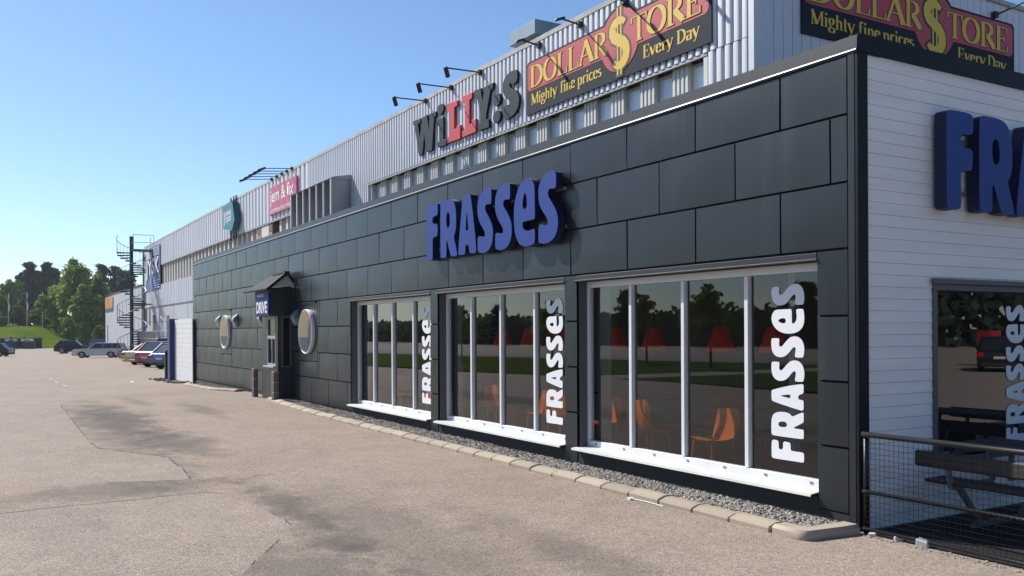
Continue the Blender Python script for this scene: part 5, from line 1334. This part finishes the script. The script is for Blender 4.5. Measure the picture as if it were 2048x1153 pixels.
# timber bin enclosure with two containers
x, y = at(4, 164); be = empty('timber_enclosure', (x, y, -1.0), R(60), 'dark timber plank enclosure at the foot of the grass bank', 'fence')
m1 = MB()
for k in range(44): m1.box(-4.0+k*.25, -4.0+k*.25+.23, .6, .64, .05, 1.95+.04*math.sin(k*2.3))
m1.build('plank_panel', M['timber'], be)
for k in range(4):
    m1 = MB(); m1.box(-3.75+k*2.5-.1, -3.75+k*2.5+.1, .52, .72, 0, 2.2); m1.build('post', M['timber'], be)
m1 = MB(); m1.prism([[(-4.0, 2.15), (-3.6, 2.5), (-3.2, 2.15)]], lambda a, b, d: (a, d, b), .4, .9); m1.build('post_cap', M['timber'], be)
for u, lb_, mark in ((26, 'left dark green container with a pale arched sign before the timber enclosure', True), (58, 'right dark green container with a white sign strip before the timber enclosure', False)):
    x, y = at(u, 162.5); o = empty('recycling_container', (x, y, -1.0), R(60), lb_, 'container', 'containers before the timber enclosure')
    m1 = MB(); m1.box(-1.05, 1.05, -.6, .35, .05, 1.45); m1.build('bin', M['greenbin'], o, bevel=.04)
    m1 = MB(); m1.box(-1.1, 1.1, -.66, -.61, 1.42, 1.85); s_ = m1.build('sign_strip', M['bannerpale'] if mark else M['signwhite'], o)
    m1 = MB()
    if mark: m1.prism([[(-.55, 1.44), (.55, 1.44), (.3, 1.66), (0, 1.76), (-.3, 1.66)]], lambda a, b, d: (a, d, b), -.665, -.662)
    else: m1.box(-.65, .6, -.665, -.662, 1.5, 1.66)
    m1.build('printed_mark', M['greenbin'], s_)
x, y = at(203, 170); o = empty('skip_container', (x, y, -1.0), R(-120), 'blue steel skip at the end of the lower pale building', 'container')
m1 = MB(); m1.box(-1.6, 1.6, -.9, .9, .1, 1.5); m1.build('bin', M['skipblue'], o, bevel=.05)
m1 = MB(); m1.box(-1.7, 1.7, -1.0, 1.0, 1.5, 1.62); m1.build('rim', M['skipblue'], o)

# ------------------------------------------------------------------ across the road (seen in the window panes)
m1 = MB()
for a, b in ((-120, -60), (-60, -16), (-16, 60)):
    m1.quad((a, -29, G(a)+.03), (b, -29, G(b)+.03), (b, -12.5-1.5*(b < -60), G(b)+.03), (a, -12.5-1.5*(a < -60), G(a)+.03))
tag(m1.build('lawn', M['lawn'], recalc=False), kind='structure')
m1 = MB(); m1.quad((-300, -37.5, -.96), (-150, -37.5, -.96), (-150, -30.5, -.96), (-300, -30.5, -.96))
xs_ = [-150, -105, -80, -45, -33, -29, -22, -17, -10, 0, 60]
for a, b in zip(xs_[:-1], xs_[1:]): m1.quad((a, -37.5, G(a)+.03), (b, -37.5, G(b)+.03), (b, -30.5, G(b)+.03), (a, -30.5, G(a)+.03))
tag(m1.build('road', M['road'], recalc=False), kind='structure')
rd = random.Random(3)
protos = [tree('leafy_tree', 'leafy tree across the road mirrored in the windows', -20, -72, -.3, 12, 4.6, 'tree', 'mid', 501, 2600, .5, .08, 'trees across the road'),
          tree('leafy_tree', 'leafy tree across the road mirrored in the windows', -35, -74, -.3, 13, 5.0, 'tree', 'green', 502, 2600, .5, .08, 'trees across the road'),
          tree('pine_tree', 'dark pine across the road mirrored in the windows', -50, -80, -.4, 15, 4.4, 'pine', 'dark', 503, 2600, .55, .08, 'pines across the road')]
for k in range(16):
    p = protos[k % 3]; o = copy_tree(p); x = -6-k*13+rd.uniform(-4, 4); y = -78-rd.uniform(0, 8)
    o.location = (x, y, G(x)-.3); o.rotation_euler.z = rd.uniform(0, 6.3); s = rd.uniform(.42, .62); o.scale = (s*1.3, s*1.3, s)
wl = MB()                                     # the wood behind reads as one mass
def wood(n, fn, leaf):
    for _ in range(n):
        x, y, h = fn(); z = rd.random()**.8*h; s = leaf*rd.uniform(.5, 1.3); k = len(wl.v)
        n_ = Vector((rd.gauss(0, 1), rd.gauss(0, 1), rd.gauss(.3, 1))).normalized(); t = n_.orthogonal().normalized(); bt = n_.cross(t); p = Vector((x, y, G(x)-.3+z))
        wl.v += [tuple(p+t*s), tuple(p+bt*s*.7), tuple(p-t*s), tuple(p-bt*s*.7)]; wl.f.append((k, k+1, k+2, k+3))
def south():
    x = rd.uniform(-290, 30); return x, -88-rd.uniform(0, 14), 5.6+2.2*noise.noise((x*.11, 1, 0))+1.6*noise.noise((x*.35, 7, 0))
def east():
    y = rd.uniform(-30, 160); return 46+rd.uniform(0, 14), y, 12+3*noise.noise((y*.12, 5, 0))
wood(26000, south, .75); wood(15000, east, .8)
tag(wl.build('woodland', LM['dark'], recalc=False), kind='stuff')
for k in range(6):                            # thin young trees on the lawn
    o = tree('young_tree', 'thin young tree on the lawn mirrored in the windows', -12-k*9, -20-rd.uniform(0, 4), 0, 4.2, .9, 'bush', 'mid', 600+k, 300, .16, .45, 'young trees on the lawn') if k == 0 else copy_tree(yt)
    if k == 0: yt = o
    o.location = (-9-k*8.5, -21-rd.uniform(0, 5), G(-9-k*8.5)); 
car('hatchback', 'black car mirrored in the end wall window', P_['black'], loc=(17, 31), rz=R(60))
o = empty('notice_board', (20, 35, 0), label='red box mirrored in the end wall window', cat='box'); m1 = MB(); m1.box(-.35, .35, -.4, .4, .5, 1.7); m1.build('case', M['redbox'], o)
m1 = MB(); m1.box(-.04, .04, -.04, .04, 0, .5); m1.build('foot', M['steel'], o)

# ------------------------------------------------------------------ air
m1 = MB(); m1.box(-430, 70, -170, 260, -3.0, 26.0)
hm = bpy.data.materials.new('haze'); hm.use_nodes = True; hn = hm.node_tree; hn.nodes.remove(hn.nodes['Principled BSDF'])
pv = hn.nodes.new('ShaderNodeVolumePrincipled'); pv.inputs['Color'].default_value = (.82, .88, .95, 1); pv.inputs['Density'].default_value = .00018; pv.inputs['Anisotropy'].default_value = .2
hn.links.new(pv.outputs[0], hn.nodes['Material Output'].inputs['Volume'])
tag(m1.build('haze', hm), kind='stuff')
